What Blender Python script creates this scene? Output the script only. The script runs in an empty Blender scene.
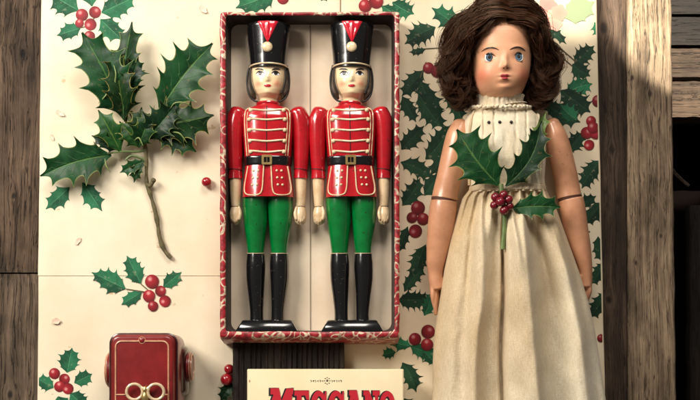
import bpy, bmesh, math, random
from mathutils import Vector, noise

# ------------------------------------------------------------------ camera, world, lamps
S = 0.001                       # the scene is measured in millimetres, written in metres
D, TILT = 1300.0, math.radians(6)
st, ct = math.sin(TILT), math.cos(TILT)
sc = bpy.context.scene
cam = bpy.data.cameras.new('camera'); camo = bpy.data.objects.new('camera', cam)
sc.collection.objects.link(camo); sc.camera = camo
cam.sensor_width = 36; cam.lens = 36 * D / 700; cam.clip_start = 0.01; cam.clip_end = 50
camo.location = (0, -D * st * S, D * ct * S); camo.rotation_euler = (TILT, 0, 0)
sc.render.resolution_x, sc.render.resolution_y = 1024, 585
sc.view_settings.view_transform = 'Standard'; sc.view_settings.look = 'None'
sc.view_settings.exposure = 0.0; sc.view_settings.gamma = 1
w = bpy.data.worlds.new('World'); sc.world = w; w.use_nodes = True
w.node_tree.nodes['Background'].inputs[0].default_value = (0.95, 0.88, 0.8, 1)
w.node_tree.nodes['Background'].inputs[1].default_value = 0.12

def area(name, loc, target, sx, sy, power, col):
    l = bpy.data.lights.new(name, 'AREA'); l.shape = 'RECTANGLE'; l.size = sx; l.size_y = sy
    l.energy = power; l.color = col
    o = bpy.data.objects.new(name, l); sc.collection.objects.link(o); o.location = loc
    o.rotation_euler = (Vector(target) - Vector(loc)).to_track_quat('-Z', 'Y').to_euler()
area('window_light', (-0.95, 0.62, 0.95), (0.0, 0.0, 0), 0.42, 0.8, 26.5, (1, 0.94, 0.84))
area('added_fill_light', (0.15, 1.1, 1.0), (0.1, 0, 0), 0.7, 0.4, 15, (1, 0.94, 0.85))  # unseen fill lamp, added to lift the shade inside the box
def beam_of_sun(name, target, deg, blend, power):   # narrow spot lamps added to stand for patches of sun
    sp = bpy.data.lights.new(name, 'SPOT'); sp.energy = power; sp.color = (1, 0.93, 0.78)
    sp.spot_size = math.radians(deg); sp.spot_blend = blend; sp.shadow_soft_size = 0.006
    o = bpy.data.objects.new(name, sp); sc.collection.objects.link(o); o.location = (0.16, 1.05, 1.45)
    o.rotation_euler = (Vector(target) - o.location).to_track_quat('-Z', 'Y').to_euler()
beam_of_sun('sun_patch', (0.339, 0.206, 0), 5.5, 0.16, 820)
beam_of_sun('sun_glow', (0.221, 0.212, 0), 3.6, 0.9, 190)  # second spot, added to wash the paper corner with sun

# ------------------------------------------------------------------ helpers
def P(px, py, z):               # photo pixel + height (mm) -> world mm
    a, b = (px - 350) / D, (200 - py) / D
    dx, dy, dz = a, b * ct + st, b * st - ct
    s = (z - D * ct) / dz
    return a * s, -D * st + dy * s
def lerp(a, b, t): return a + (b - a) * t
def clamp(v, a=0., b=1.): return max(a, min(b, v))
def sstep(a, b, v):
    t = clamp((v - a) / (b - a)); return t * t * (3 - 2 * t)
def itp(tab, y):                # piecewise smooth interpolation of rows keyed by first column
    if y <= tab[0][0]: return tab[0][1:]
    for i in range(len(tab) - 1):
        if y <= tab[i + 1][0]:
            t = (y - tab[i][0]) / (tab[i + 1][0] - tab[i][0])
            if hasattr(tab, 'sm'): t = t * t * (3 - 2 * t)
            return tuple(lerp(a, b, t) for a, b in zip(tab[i][1:], tab[i + 1][1:]))
    return tab[-1][1:]
def sm(pts, k=6):               # catmull-rom resample
    out = []; n = len(pts)
    for i in range(n - 1):
        p0, p1, p2, p3 = pts[max(i - 1, 0)], pts[i], pts[i + 1], pts[min(i + 2, n - 1)]
        for j in range(k):
            t = j / k
            out.append(tuple(0.5 * (2 * b + (c - a) * t + (2 * a - 5 * b + 4 * c - d) * t * t + (3 * b - a - 3 * c + d) * t ** 3)
                             for a, b, c, d in zip(p0, p1, p2, p3)))
    out.append(tuple(pts[-1])); return out

class MB:
    def __init__(s, zref=0): s.v = []; s.f = []; s.m = []; s.uv = []; s.c = []; s.z = zref; s.col = (1, 1, 1); s.mi = 0
    def vert(s, x, y, z, uv=(0, 0), col=None):
        s.v.append((x, y, z)); s.uv.append(uv); s.c.append(col or s.col); return len(s.v) - 1
    def face(s, *i): s.f.append(i); s.m.append(s.mi)
    def grid(s, rows, closed=False):
        for a, b in zip(rows, rows[1:]):
            n = len(a)
            for i in range(n if closed else n - 1):
                j = (i + 1) % n; s.face(a[i], a[j], b[j], b[i])
    def build(s, name, mats, parent=None, loc=None, up=False, sharp=35, smooth=True):
        if loc is not None and parent is None: off = Vector(loc)
        elif parent is not None:
            off = Vector(parent['_w'])
        else: off = Vector((0, 0, 0))
        me = bpy.data.meshes.new(name); vs = []
        for x, y, z in s.v:
            X, Y = P(x, y, s.z); vs.append((X * S - off.x, Y * S - off.y, z * S - off.z))
        me.from_pydata(vs, [], s.f)
        for m in (mats if isinstance(mats, (list, tuple)) else [mats]): me.materials.append(m)
        me.polygons.foreach_set('material_index', s.m)
        bm = bmesh.new(); bm.from_mesh(me)
        if up:
            for f in bm.faces:
                f.normal_update()
                if f.normal.z < 0: f.normal_flip()
        else: bmesh.ops.recalc_face_normals(bm, faces=bm.faces)
        bm.to_mesh(me); bm.free()
        uvl = me.uv_layers.new(name='UVMap'); ca = me.color_attributes.new('Col', 'FLOAT_COLOR', 'POINT')
        for i, c in enumerate(s.c): ca.data[i].color = (c[0], c[1], c[2], 1)
        for l in me.loops: uvl.data[l.index].uv = s.uv[l.vertex_index]
        if smooth:
            me.polygons.foreach_set('use_smooth', [True] * len(me.polygons))
            me.set_sharp_from_angle(angle=math.radians(sharp))
        o = bpy.data.objects.new(name, me); sc.collection.objects.link(o)
        if parent is not None: o.parent = parent
        else: o.location = off
        o['_w'] = list(off)
        return o

def tag(o, label=None, cat=None, group=None, kind=None):
    if label: o['label'] = label
    if cat: o['category'] = cat
    if group: o['group'] = group
    if kind: o['kind'] = kind
    return o
def thing(name, label, cat, px, py, z=0, group=None):
    o = bpy.data.objects.new(name, None); sc.collection.objects.link(o); X, Y = P(px, py, z)
    o.empty_display_size = 0.01
    o.location = (X * S, Y * S, z * S); o['_w'] = [X * S, Y * S, z * S]; return tag(o, label, cat, group)

def sweep(mb, pts, n=24, e=2.0, r0=0, r1=0, disp=None):
    """pts: (x,y,z,rx,rz) along a path in the picture plane; closed rounded ends"""
    P0, P1 = pts[0], pts[-1]; full = []
    d = Vector((pts[1][0] - P0[0], pts[1][1] - P0[1])).normalized()
    if r0:
        for k in range(6):
            a = math.pi / 2 * k / 6; q = math.sin(a); full.append((P0[0] - d.x * r0 * math.cos(a), P0[1] - d.y * r0 * math.cos(a), P0[2], P0[3] * max(q, .02), P0[4] * max(q, .02)))
    full += pts
    d = Vector((P1[0] - pts[-2][0], P1[1] - pts[-2][1])).normalized()
    if r1:
        for k in range(1, 7):
            a = math.pi / 2 * k / 6; q = math.cos(a); full.append((P1[0] + d.x * r1 * math.sin(a), P1[1] + d.y * r1 * math.sin(a), P1[2], P1[3] * max(q, .02), P1[4] * max(q, .02)))
    rows = []
    for i, p in enumerate(full):
        a, b = full[max(i - 1, 0)], full[min(i + 1, len(full) - 1)]
        t = Vector((b[0] - a[0], b[1] - a[1]))
        t = t.normalized() if t.length > 1e-6 else Vector((0, 1))
        nx, ny = -t.y, t.x; row = []
        for k in range(n):
            an = 2 * math.pi * k / n; c, s_ = math.cos(an), math.sin(an)
            u = math.copysign(abs(c) ** (2 / e), c); v = math.copysign(abs(s_) ** (2 / e), s_)
            dd = disp(an, p[1], p[0] + nx * u * p[3]) if disp else 0
            f = 1 + dd
            row.append(mb.vert(p[0] + nx * u * p[3] * f, p[1] + ny * u * p[3] * f, p[2] + v * p[4] * f, (k / n, i / len(full))))
        rows.append(row)
    mb.grid(rows, True); mb.face(*rows[0]); mb.face(*reversed(rows[-1]))

def tube(mb, pts, r, n=8, cap=True, taper=None):
    rows = []; pv = [Vector(p) for p in pts]; up = Vector((0.12, 0.05, 1))
    for i, p in enumerate(pv):
        t = pv[min(i + 1, len(pv) - 1)] - pv[max(i - 1, 0)]
        t = t.normalized() if t.length > 1e-7 else Vector((1, 0, 0))
        a = t.cross(up)
        a = a.normalized() if a.length > 1e-5 else Vector((1, 0, 0)); b = t.cross(a)
        rr = (r(i / (len(pv) - 1)) if callable(r) else r)
        rows.append([mb.vert(*(p + (a * math.cos(2 * math.pi * k / n) + b * math.sin(2 * math.pi * k / n)) * rr), uv=(k / n, i / len(pv))) for k in range(n)])
    mb.grid(rows, True)
    if cap: mb.face(*rows[0]); mb.face(*reversed(rows[-1]))

def ball(mb, x, y, z, rx, ry=None, rz=None, n=16, m=10, col=None):
    ry = ry or rx; rz = rz or rx; rows = []
    for j in range(1, m):
        a = math.pi * j / m; rows.append([mb.vert(x + rx * math.sin(a) * math.cos(2 * math.pi * k / n), y + ry * math.sin(a) * math.sin(2 * math.pi * k / n), z + rz * math.cos(a), col=col) for k in range(n)])
    mb.grid(rows, True)
    t = mb.vert(x, y, z + rz, col=col); b = mb.vert(x, y, z - rz, col=col)
    for k in range(n): mb.face(t, rows[0][k], rows[0][(k + 1) % n]); mb.face(b, rows[-1][(k + 1) % n], rows[-1][k])

def disc(mb, x, y, rx, ry, zf, rings=4, n=20, colf=None, rot=0, outline=None, thick=0):
    """thin patch laid over a surface; zf(x,y) gives its height"""
    c0 = mb.vert(x, y, zf(x, y), (0, 0), colf(0, 0) if colf else None); prev = None
    rr = list(range(1, rings + 1))
    for j in rr:
        row = []
        for k in range(n):
            a = 2 * math.pi * k / n; r = j / rings
            ux, uy = math.cos(a) * r, math.sin(a) * r
            if outline: q = outline(a); X, Y = ux * rx * q, uy * ry * q
            else: X, Y = ux * rx, uy * ry
            X, Y = X * math.cos(rot) - Y * math.sin(rot), X * math.sin(rot) + Y * math.cos(rot)
            row.append(mb.vert(x + X, y + Y, zf(x + X, y + Y), (ux, uy), colf(ux, uy) if colf else None))
        if prev: mb.grid([prev, row], True)
        else:
            for k in range(n): mb.face(c0, row[k], row[(k + 1) % n])
        prev = row
    if thick:
        low = [mb.vert(mb.v[i][0], mb.v[i][1], mb.v[i][2] - thick, mb.uv[i], mb.c[i]) for i in prev]
        mb.grid([prev, low], True)

def poly(mb, pts, z, thick=0, zf=None):
    zz = [(zf(x, y) if zf else z) for x, y in pts]
    t = [mb.vert(x, y, q) for (x, y), q in zip(pts, zz)]; mb.face(*t)
    if thick:
        b = [mb.vert(x, y, q - thick) for (x, y), q in zip(pts, zz)]; mb.grid([t, b], True); mb.face(*reversed(b))

def rrect(x0, y0, x1, y1, r, k=5):
    out = []
    for cx, cy, a0 in ((x1 - r, y0 + r, -90), (x1 - r, y1 - r, 0), (x0 + r, y1 - r, 90), (x0 + r, y0 + r, 180)):
        for i in range(k + 1):
            a = math.radians(a0 + 90 * i / k); out.append((cx + r * math.cos(a), cy + r * math.sin(a)))
    return out

class Body:                      # lofted figure part along the picture's vertical
    def __init__(s, secs): s.secs = secs      # (y, cx, rx, rz, cz, e)
    def z(s, x, y):
        cx, rx, rz, cz, e = itp(s.secs, y); u = min(abs(x - cx) / rx, .999)
        return cz + rz * (1 - u ** e) ** (1 / e)
    def mesh(s, mb, ny=40, n=40, disp=None, round0=0, round1=0):
        y0, y1 = s.secs[0][0], s.secs[-1][0]; rows = []
        for i in range(ny + 1):
            y = lerp(y0, y1, i / ny); cx, rx, rz, cz, e = itp(s.secs, y); q = 1
            if round0 and y - y0 < round0: q = math.sqrt(max(1 - (1 - (y - y0) / round0) ** 2, .0009)) if round0 > 0 else 1; q = lerp(.82, 1, q) if round0 < 4 else q
            if round1 and y1 - y < round1: q *= lerp(.85, 1, math.sqrt(max(1 - (1 - (y1 - y) / round1) ** 2, 0)))
            row = []
            for k in range(n):
                a = 2 * math.pi * k / n; c, d = math.cos(a), math.sin(a)
                X = cx + rx * q * math.copysign(abs(c) ** (2 / e), c); Z = cz + rz * q * math.copysign(abs(d) ** (2 / e), d)
                if disp and d > 0: Z += disp(X, y) * min(1, d * 3)
                row.append(mb.vert(X, y, Z, (k / n, i / ny)))
            rows.append(row)
        mb.grid(rows, True); mb.face(*rows[0]); mb.face(*reversed(rows[-1]))

def leaf(mb, base, tip, W, n=4, seed=0, z0=0, lift=0, arch=0, fold=0, curl=0, bend=0, flat=False, depth=.42, fwd=.5, zb=None):
    r = random.Random(seed * 7 + 3); B, T = Vector(base), Vector(tip); ax = T - B; L = ax.length; ax.normalize(); pp = Vector((-ax.y, ax.x))
    def env(t): return (math.sin(math.pi * clamp(t) ** .85) ** .62) * .5 * W
    mi = mb.mi
    for side in (-1, 1):
        sp_ = [0.02] + [(i + .75 + r.uniform(-.16, .16)) / (n + .7) for i in range(n)] + [1.0]
        amp = [0] + [r.uniform(.55, 1) * (1 if i % 2 else -.6) for i in range(n)] + [0.2]
        le = [.2] + [r.uniform(.86, 1.14) for i in range(n)] + [.12]
        rows = []
        for i in range(len(sp_) - 1):
            K = 9
            for j in range(K + (1 if i == len(sp_) - 2 else 0)):
                s_ = j / K; t = lerp(sp_[i], sp_[i + 1], s_)
                sc_ = 1 - depth * (4 * s_ * (1 - s_)) ** .5 if 0 < s_ < 1 else 1
                e_ = max(env(t), (.07 * W if 0 < t < .97 else 0)) * sc_ * lerp(le[i], le[i + 1], s_) if t < .999 else 0
                near = max((1 - s_) ** 5 * (i > 0), s_ ** 5)
                am = lerp(amp[i], amp[i + 1], s_) * near + .12 * lerp(amp[i], amp[i + 1], s_)
                fw = fwd * near * .12 * L * (0 if (t > .995) else 1)
                mid = B + ax * (L * t) + pp * (bend * L * math.sin(math.pi * t)); row = []
                NU = 8
                for k in range(NU + 1):
                    u = k / NU
                    p = mid + pp * (side * e_ * u) + ax * (fw * u * u)
                    if flat: z = z0
                    else: z = z0 + lift * t + arch * math.sin(math.pi * t) + fold * e_ * u - .35 * fold * e_ * u * u + curl * am * u ** 2.2 + .5 * math.sin(t * 40) * u * (1 - u) * (curl > 0)
                    if zb: z = max(z, zb(p.x, p.y))
                    row.append(mb.vert(p.x, p.y, z, (t, .5 + .5 * side * u)))
                rows.append(row)
        mb.grid(rows)

# ------------------------------------------------------------------ materials
def nodes(m): return m.node_tree.nodes, m.node_tree.links
def mat(name, col, rough=.5, coat=0, metal=0, bump=0, bscale=400, var=0, vscale=60, col2=None, usecol=False, spec=.5, chips=None, sheen=0, chipscale=350, chipth=.70):
    m = bpy.data.materials.new(name); m.use_nodes = True; N, L = nodes(m); b = N['Principled BSDF']
    b.inputs['Base Color'].default_value = (*col, 1); b.inputs['Roughness'].default_value = rough; b.inputs['Metallic'].default_value = metal
    b.inputs['Coat Weight'].default_value = coat; b.inputs['Coat Roughness'].default_value = .12; b.inputs['Specular IOR Level'].default_value = spec
    if sheen: b.inputs['Sheen Weight'].default_value = sheen
    tc = N.new('ShaderNodeNewGeometry'); cur = None
    if var or col2:
        nz = N.new('ShaderNodeTexNoise'); nz.inputs['Scale'].default_value = vscale; nz.inputs['Detail'].default_value = 6; nz.inputs['Roughness'].default_value = .65
        L.new(tc.outputs['Position'], nz.inputs['Vector']); rp = N.new('ShaderNodeValToRGB'); L.new(nz.outputs['Fac'], rp.inputs[0])
        c2 = col2 or tuple(c * (1 - var) for c in col)
        rp.color_ramp.elements[0].position = .32; rp.color_ramp.elements[0].color = (*c2, 1); rp.color_ramp.elements[1].position = .64; rp.color_ramp.elements[1].color = (*col, 1)
        cur = rp.outputs[0]
    if usecol:
        at = N.new('ShaderNodeAttribute'); at.attribute_name = 'Col'
        mx = N.new('ShaderNodeMix'); mx.data_type = 'RGBA'; mx.blend_type = 'MULTIPLY'; mx.inputs[0].default_value = 1
        if cur: L.new(cur, mx.inputs[6])
        else: mx.inputs[6].default_value = (*col, 1)
        L.new(at.outputs['Color'], mx.inputs[7]); cur = mx.outputs[2]
    if chips:
        n2 = N.new('ShaderNodeTexNoise'); n2.inputs['Scale'].default_value = chipscale; n2.inputs['Detail'].default_value = 4; L.new(tc.outputs['Position'], n2.inputs['Vector'])
        r2 = N.new('ShaderNodeValToRGB'); r2.color_ramp.elements[0].position = chipth; r2.color_ramp.elements[1].position = chipth + .02; L.new(n2.outputs['Fac'], r2.inputs[0])
        mx = N.new('ShaderNodeMix'); mx.data_type = 'RGBA'; L.new(r2.outputs[0], mx.inputs[0])
        if cur: L.new(cur, mx.inputs[6])
        else: mx.inputs[6].default_value = (*col, 1)
        mx.inputs[7].default_value = (*chips, 1); cur = mx.outputs[2]
    if cur: L.new(cur, b.inputs['Base Color'])
    if bump:
        nb = N.new('ShaderNodeTexNoise'); nb.inputs['Scale'].default_value = bscale; nb.inputs['Detail'].default_value = 5; L.new(tc.outputs['Position'], nb.inputs['Vector'])
        bp = N.new('ShaderNodeBump'); bp.inputs['Strength'].default_value = bump; bp.inputs['Distance'].default_value = .001
        L.new(nb.outputs['Fac'], bp.inputs['Height']); L.new(bp.outputs[0], b.inputs['Normal'])
    return m

def wood(name, dark, light, knots=(), seed=0., crack=.5, bump=.8, across=False):
    m = bpy.data.materials.new(name); m.use_nodes = True; N, L = nodes(m); b = N['Principled BSDF']
    b.inputs['Roughness'].default_value = .78; b.inputs['Specular IOR Level'].default_value = .3
    ge = N.new('ShaderNodeNewGeometry')
    sep = N.new('ShaderNodeSeparateXYZ'); L.new(ge.outputs['Position'], sep.inputs[0])
    def M(op, a, c=None, d=None):
        n = N.new('ShaderNodeMath'); n.operation = op
        for i, v in enumerate((a, c, d)):
            if v is None: continue
            if isinstance(v, (int, float)): n.inputs[i].default_value = v
            else: L.new(v, n.inputs[i])
        return n.outputs[0]
    X, Y = (sep.outputs[1], sep.outputs[0]) if across else (sep.outputs[0], sep.outputs[1]); kmask = None; XO = X
    for kx, ky, kr in knots:
        x0, y0 = P(kx, ky, -6); x0 *= S; y0 *= S; kr *= S
        dx = M('SUBTRACT', XO, x0); dy = M('MULTIPLY', M('SUBTRACT', Y, y0), .6)
        d2 = M('ADD', M('MULTIPLY', dx, dx), M('MULTIPLY', dy, dy))
        g = M('POWER', 2.718, M('DIVIDE', M('MULTIPLY', d2, -1), (kr * 1.7) ** 2 ))
        X = M('SUBTRACT', X, M('MULTIPLY', M('MULTIPLY', dx, g), .85))
        k = M('POWER', 2.718, M('DIVIDE', M('MULTIPLY', M('MULTIPLY', d2, d2), -1), (kr * .62) ** 4))
        kmask = k if kmask is None else M('MAXIMUM', kmask, k)
    cb = N.new('ShaderNodeCombineXYZ'); L.new(X, cb.inputs[0]); L.new(Y, cb.inputs[1]); L.new(sep.outputs[2], cb.inputs[2])
    warp = N.new('ShaderNodeTexNoise'); warp.inputs['Scale'].default_value = 9; warp.inputs['Detail'].default_value = 3; L.new(cb.outputs[0], warp.inputs['Vector'])
    ws = N.new('ShaderNodeVectorMath'); ws.operation = 'SCALE'; ws.inputs['Scale'].default_value = .011; L.new(warp.outputs['Color'], ws.inputs[0])
    wa = N.new('ShaderNodeVectorMath'); L.new(cb.outputs[0], wa.inputs[0]); L.new(ws.outputs[0], wa.inputs[1])
    def stretched(sx, sy, det, rgh):
        mp = N.new('ShaderNodeMapping'); mp.inputs['Scale'].default_value = (sx, sy, sx); mp.inputs['Location'].default_value = (seed, seed * 1.7, 0); L.new(wa.outputs[0], mp.inputs[0])
        n = N.new('ShaderNodeTexNoise'); n.inputs['Scale'].default_value = 1; n.inputs['Detail'].default_value = det; n.inputs['Roughness'].default_value = rgh; L.new(mp.outputs[0], n.inputs['Vector']); return n.outputs['Fac']
    g1 = stretched(120, 2.6, 5, .6); g2 = stretched(620, 7, 6, .75); g3 = stretched(190, 4.5, 5, .62); g4 = stretched(42, 9, 5, .65)
    mixv = M('ADD', M('ADD', M('MULTIPLY', g1, .36), M('MULTIPLY', g2, .36)), M('MULTIPLY', g4, .28))
    rp = N.new('ShaderNodeValToRGB'); L.new(mixv, rp.inputs[0]); e = rp.color_ramp.elements
    e[0].position = .38; e[0].color = (*dark, 1); e[1].position = .64; e[1].color = (*light, 1)
    em = e.new(.5); em.color = (*[lerp(a, b_, .42) for a, b_ in zip(dark, light)], 1)
    ridge = M('ABSOLUTE', M('SUBTRACT', g3, .5)); cr = N.new('ShaderNodeValToRGB'); L.new(ridge, cr.inputs[0]); cr.color_ramp.elements[0].position = .002; cr.color_ramp.elements[1].position = .016
    cr.color_ramp.elements[0].color = (1 - crack,) * 3 + (1,)
    # only some grain lines open into cracks
    mu = N.new('ShaderNodeMix'); mu.data_type = 'RGBA'; mu.blend_type = 'MULTIPLY'; mu.inputs[0].default_value = 1; L.new(rp.outputs[0], mu.inputs[6]); L.new(cr.outputs[0], mu.inputs[7])
    big = N.new('ShaderNodeMapRange'); L.new(stretched(28, 11, 6, .7), big.inputs[0]); big.inputs[1].default_value = .34; big.inputs[2].default_value = .62; big.inputs[3].default_value = .42; big.inputs[4].default_value = 1.15
    mv = N.new('ShaderNodeVectorMath'); mv.operation = 'SCALE'; L.new(mu.outputs[2], mv.inputs[0]); L.new(big.outputs[0], mv.inputs['Scale'])
    out = mv.outputs[0]
    if kmask is not None:
        mk = N.new('ShaderNodeMix'); mk.data_type = 'RGBA'; L.new(M('MULTIPLY', kmask, .9), mk.inputs[0]); L.new(out, mk.inputs[6]); mk.inputs[7].default_value = (*[c * .35 for c in dark], 1); out = mk.outputs[2]
    L.new(out, b.inputs['Base Color'])
    bp = N.new('ShaderNodeBump'); bp.inputs['Strength'].default_value = bump; bp.inputs['Distance'].default_value = .0022
    hh = M('ADD', mixv, M('MULTIPLY', cr.outputs[0], .25))
    if kmask is not None: hh = M('SUBTRACT', hh, M('MULTIPLY', kmask, .2))
    L.new(hh, bp.inputs['Height']); L.new(bp.outputs[0], b.inputs['Normal'])
    return m

def leafmat(name, c1, c2, vein, margin, rough, printed=False, back=None):
    m = bpy.data.materials.new(name); m.use_nodes = True; N, L = nodes(m); b = N['Principled BSDF']; b.inputs['Roughness'].default_value = rough
    if not printed: b.inputs['Specular IOR Level'].default_value = .2; b.inputs['Coat Weight'].default_value = .06; b.inputs['Coat Roughness'].default_value = .25
    else: b.inputs['Specular IOR Level'].default_value = .25
    uv = N.new('ShaderNodeUVMap'); uv.uv_map = 'UVMap'; sep = N.new('ShaderNodeSeparateXYZ'); L.new(uv.outputs[0], sep.inputs[0])
    def M(op, a, c=None):
        n = N.new('ShaderNodeMath'); n.operation = op
        for i, v in enumerate((a, c)):
            if v is None: continue
            if isinstance(v, (int, float)): n.inputs[i].default_value = v
            else: L.new(v, n.inputs[i])
        return n.outputs[0]
    def ss(v, a, c):
        n = N.new('ShaderNodeMapRange'); n.interpolation_type = 'SMOOTHSTEP'; L.new(v, n.inputs[0]); n.inputs[1].default_value = a; n.inputs[2].default_value = c; return n.outputs[0]
    t = sep.outputs[0]; u = M('MULTIPLY', M('ABSOLUTE', M('SUBTRACT', sep.outputs[1], .5)), 2)
    tc = N.new('ShaderNodeTexCoord'); nz = N.new('ShaderNodeTexNoise'); nz.inputs['Scale'].default_value = 90; nz.inputs['Detail'].default_value = 4; L.new(tc.outputs['Object'], nz.inputs['Vector'])
    mid = ss(u, .075 if not printed else .05, .02)
    lat = M('ABSOLUTE', M('SINE', M('MULTIPLY', M('ADD', M('SUBTRACT', t, M('MULTIPLY', u, .22)), M('MULTIPLY', nz.outputs['Fac'], .05)), 20)))
    latm = M('MULTIPLY', ss(lat, .16, .0), ss(u, .95, .3))
    def mix(f, a, c):
        n = N.new('ShaderNodeMix'); n.data_type = 'RGBA'
        if isinstance(f, (int, float)): n.inputs[0].default_value = f
        else: L.new(f, n.inputs[0])
        for i, v in ((6, a), (7, c)):
            if isinstance(v, tuple): n.inputs[i].default_value = (*v, 1)
            else: L.new(v, n.inputs[i])
        return n.outputs[2]
    nf = ss(nz.outputs['Fac'], .35, .65)
    if printed:   # inked darker along the midrib of one half, paler strokes on the other
        side = ss(sep.outputs[1], .46, .56); nf = M('MULTIPLY', M('ADD', nf, side), .5)
    col = mix(nf, c1, c2); col = mix(M('MULTIPLY', latm, .55 if not printed else .45), col, vein); col = mix(M('MULTIPLY', mid, .75), col, vein)
    col = mix(M('MULTIPLY', ss(u, .93, .99), .8 if not printed else .0), col, margin)
    at = N.new('ShaderNodeAttribute'); at.attribute_name = 'Col'
    mx = N.new('ShaderNodeMix'); mx.data_type = 'RGBA'; mx.blend_type = 'MULTIPLY'; mx.inputs[0].default_value = 1; L.new(col, mx.inputs[6]); L.new(at.outputs['Color'], mx.inputs[7]); col = mx.outputs[2]
    n3 = N.new('ShaderNodeTexNoise'); n3.inputs['Scale'].default_value = 240; n3.inputs['Detail'].default_value = 3; L.new(tc.outputs['Object'], n3.inputs['Vector'])
    col = mix(M('MULTIPLY', ss(n3.outputs['Fac'], .64, .70), .25 if printed else .5), col, (.13, .085, .03) if not printed else (.45, .40, .26))
    if back:
        ge = N.new('ShaderNodeNewGeometry'); col = mix(ge.outputs['Backfacing'], col, back)
    L.new(col, b.inputs['Base Color'])
    if not printed:
        bp = N.new('ShaderNodeBump'); bp.inputs['Strength'].default_value = .45; bp.inputs['Distance'].default_value = .0012
        h = M('ADD', M('MULTIPLY', M('ADD', latm, mid), -.8), M('MULTIPLY', nz.outputs['Fac'], .6)); L.new(h, bp.inputs['Height']); L.new(bp.outputs[0], b.inputs['Normal'])
    return m

m_paper = mat('cream_paper', (.83, .74, .57), .62, var=1, col2=(.74, .62, .44), vscale=9, bump=.22, bscale=16, chips=(.60, .46, .29), chipscale=60, chipth=.70, spec=.3)
m_paper2 = mat('cream_paper_darker', (.80, .69, .50), .6, col2=(.70, .56, .38), vscale=12, bump=.12, bscale=30, spec=.3)
m_print = leafmat('printed_holly_green', (.006, .062, .028), (.022, .17, .075), (.10, .30, .15), (.1, .2, .1), .6, True)
m_printd = leafmat('printed_holly_dark', (.005, .026, .012), (.014, .058, .026), (.03, .10, .045), (.1, .2, .1), .6, True)
m_printb = mat('printed_ink', (1, 1, 1), .5, usecol=True, spec=.3)
m_leaf = leafmat('holly_leaf_green', (.004, .034, .010), (.010, .064, .018), (.085, .18, .05), (.30, .33, .10), .46, back=(.22, .27, .10))
m_leafd = leafmat('holly_leaf_dark', (.002, .014, .005), (.005, .030, .009), (.05, .11, .035), (.24, .27, .09), .46, back=(.20, .24, .09))
m_bark = mat('twig_bark', (.145, .12, .045), .65, col2=(.045, .034, .014), vscale=220, bump=.5, bscale=600)
m_twiggreen = mat('twig_green', (.14, .20, .06), .5, col2=(.08, .11, .035), vscale=150)
m_berry = mat('berry_red', (.36, .006, .014), .22, coat=.6, col2=(.20, .004, .010), vscale=110)
m_berryd = mat('berry_dark_red', (.20, .006, .016), .3, coat=.3, col2=(.09, .003, .008), vscale=130)
m_black = mat('black_enamel', (.004, .004, .005), .2, coat=1, chips=(.10, .07, .045), chipscale=380, chipth=.69, bump=.12, bscale=160)
m_strap = mat('black_strap', (.008, .006, .005), .6)
m_red = mat('red_enamel', (.50, .008, .016), .22, coat=1, col2=(.38, .005, .012), vscale=45, chips=(.13, .012, .012), chipscale=300, chipth=.665, bump=.12, bscale=140)
m_redb = mat('bright_red_enamel', (.62, .012, .03), .25, coat=.8)
m_green = mat('green_enamel', (.0, .19, .035), .2, coat=1, col2=(.0, .11, .02), vscale=40, chips=(.01, .045, .012), chipscale=290, chipth=.67, bump=.12, bscale=140)
m_cream = mat('cream_enamel', (.80, .66, .42), .35, coat=.5, col2=(.62, .42, .24), vscale=160)
m_skin = mat('painted_face', (.92, .69, .42), .32, coat=.3, usecol=True)
m_hand = mat('painted_hand', (.80, .60, .38), .38, coat=.4, col2=(.60, .40, .21), vscale=90, bump=.1, chips=(.30, .17, .08), chipscale=330, chipth=.69)
m_curl = mat('grey_hair_paint', (.10, .07, .045), .55, coat=.05, col2=(.03, .02, .014), vscale=200)
m_seam = mat('seam_card', (.30, .24, .18), .6)
m_gold = mat('brass', (.78, .55, .22), .3, metal=.9, var=.3, vscale=200)
m_goldp = mat('pale_brass_paint', (.86, .66, .42), .28, metal=.25, coat=.6, var=.25, vscale=200)
m_lip = mat('lip_paint', (.50, .02, .03), .3, coat=.6)
m_ink = mat('dark_paint', (.015, .010, .008), .4, coat=.3)
m_line = mat('dark_gap_paint', (.05, .006, .006), .5)
m_doll = mat('doll_composition', (.66, .32, .18), .36, coat=.28, col2=(.47, .215, .115), vscale=32, usecol=True, bump=.10, bscale=90, chips=(.38, .17, .09), chipscale=240, chipth=.69)
m_face = mat('doll_bisque_face', (.80, .405, .235), .50, coat=.08, usecol=True, col2=(.72, .335, .18), vscale=22)
m_joint = mat('joint_line', (.07, .022, .010), .7)
m_dlip = mat('doll_lip', (.44, .06, .065), .3, coat=.4)
m_eyew = mat('eye_white', (.84, .86, .86), .25, coat=.3)
m_tin = mat('red_tin', (.24, .014, .014), .33, coat=.35, col2=(.13, .006, .008), vscale=28, chips=(.05, .012, .010), chipscale=330, chipth=.70, bump=.15, bscale=120)
m_tind = mat('dark_tin', (.05, .006, .008), .3, coat=.8, col2=(.02, .003, .004), vscale=60)
m_trim = mat('trim_line', (.70, .36, .20), .35, coat=.4, var=.35, vscale=180)
m_coverp = mat('booklet_card', (.82, .70, .47), .55, col2=(.76, .61, .37), vscale=12, bump=.05, bscale=80, spec=.3)
m_inkred = mat('ink_red', (.55, .015, .03), .45)
m_inkblk = mat('ink_black', (.012, .01, .012), .5)
m_inksep = mat('ink_sepia', (.13, .09, .05), .6)
m_floor = mat('dark_floor', (.003, .002, .002), .95, bump=.4, bscale=40, spec=0)
m_block = wood('black_ribbed_wood', (.003, .002, .002), (.040, .025, .017), seed=4.1, crack=.9)
m_btn = mat('dark_button', (.02, .014, .01), .4)

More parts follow.
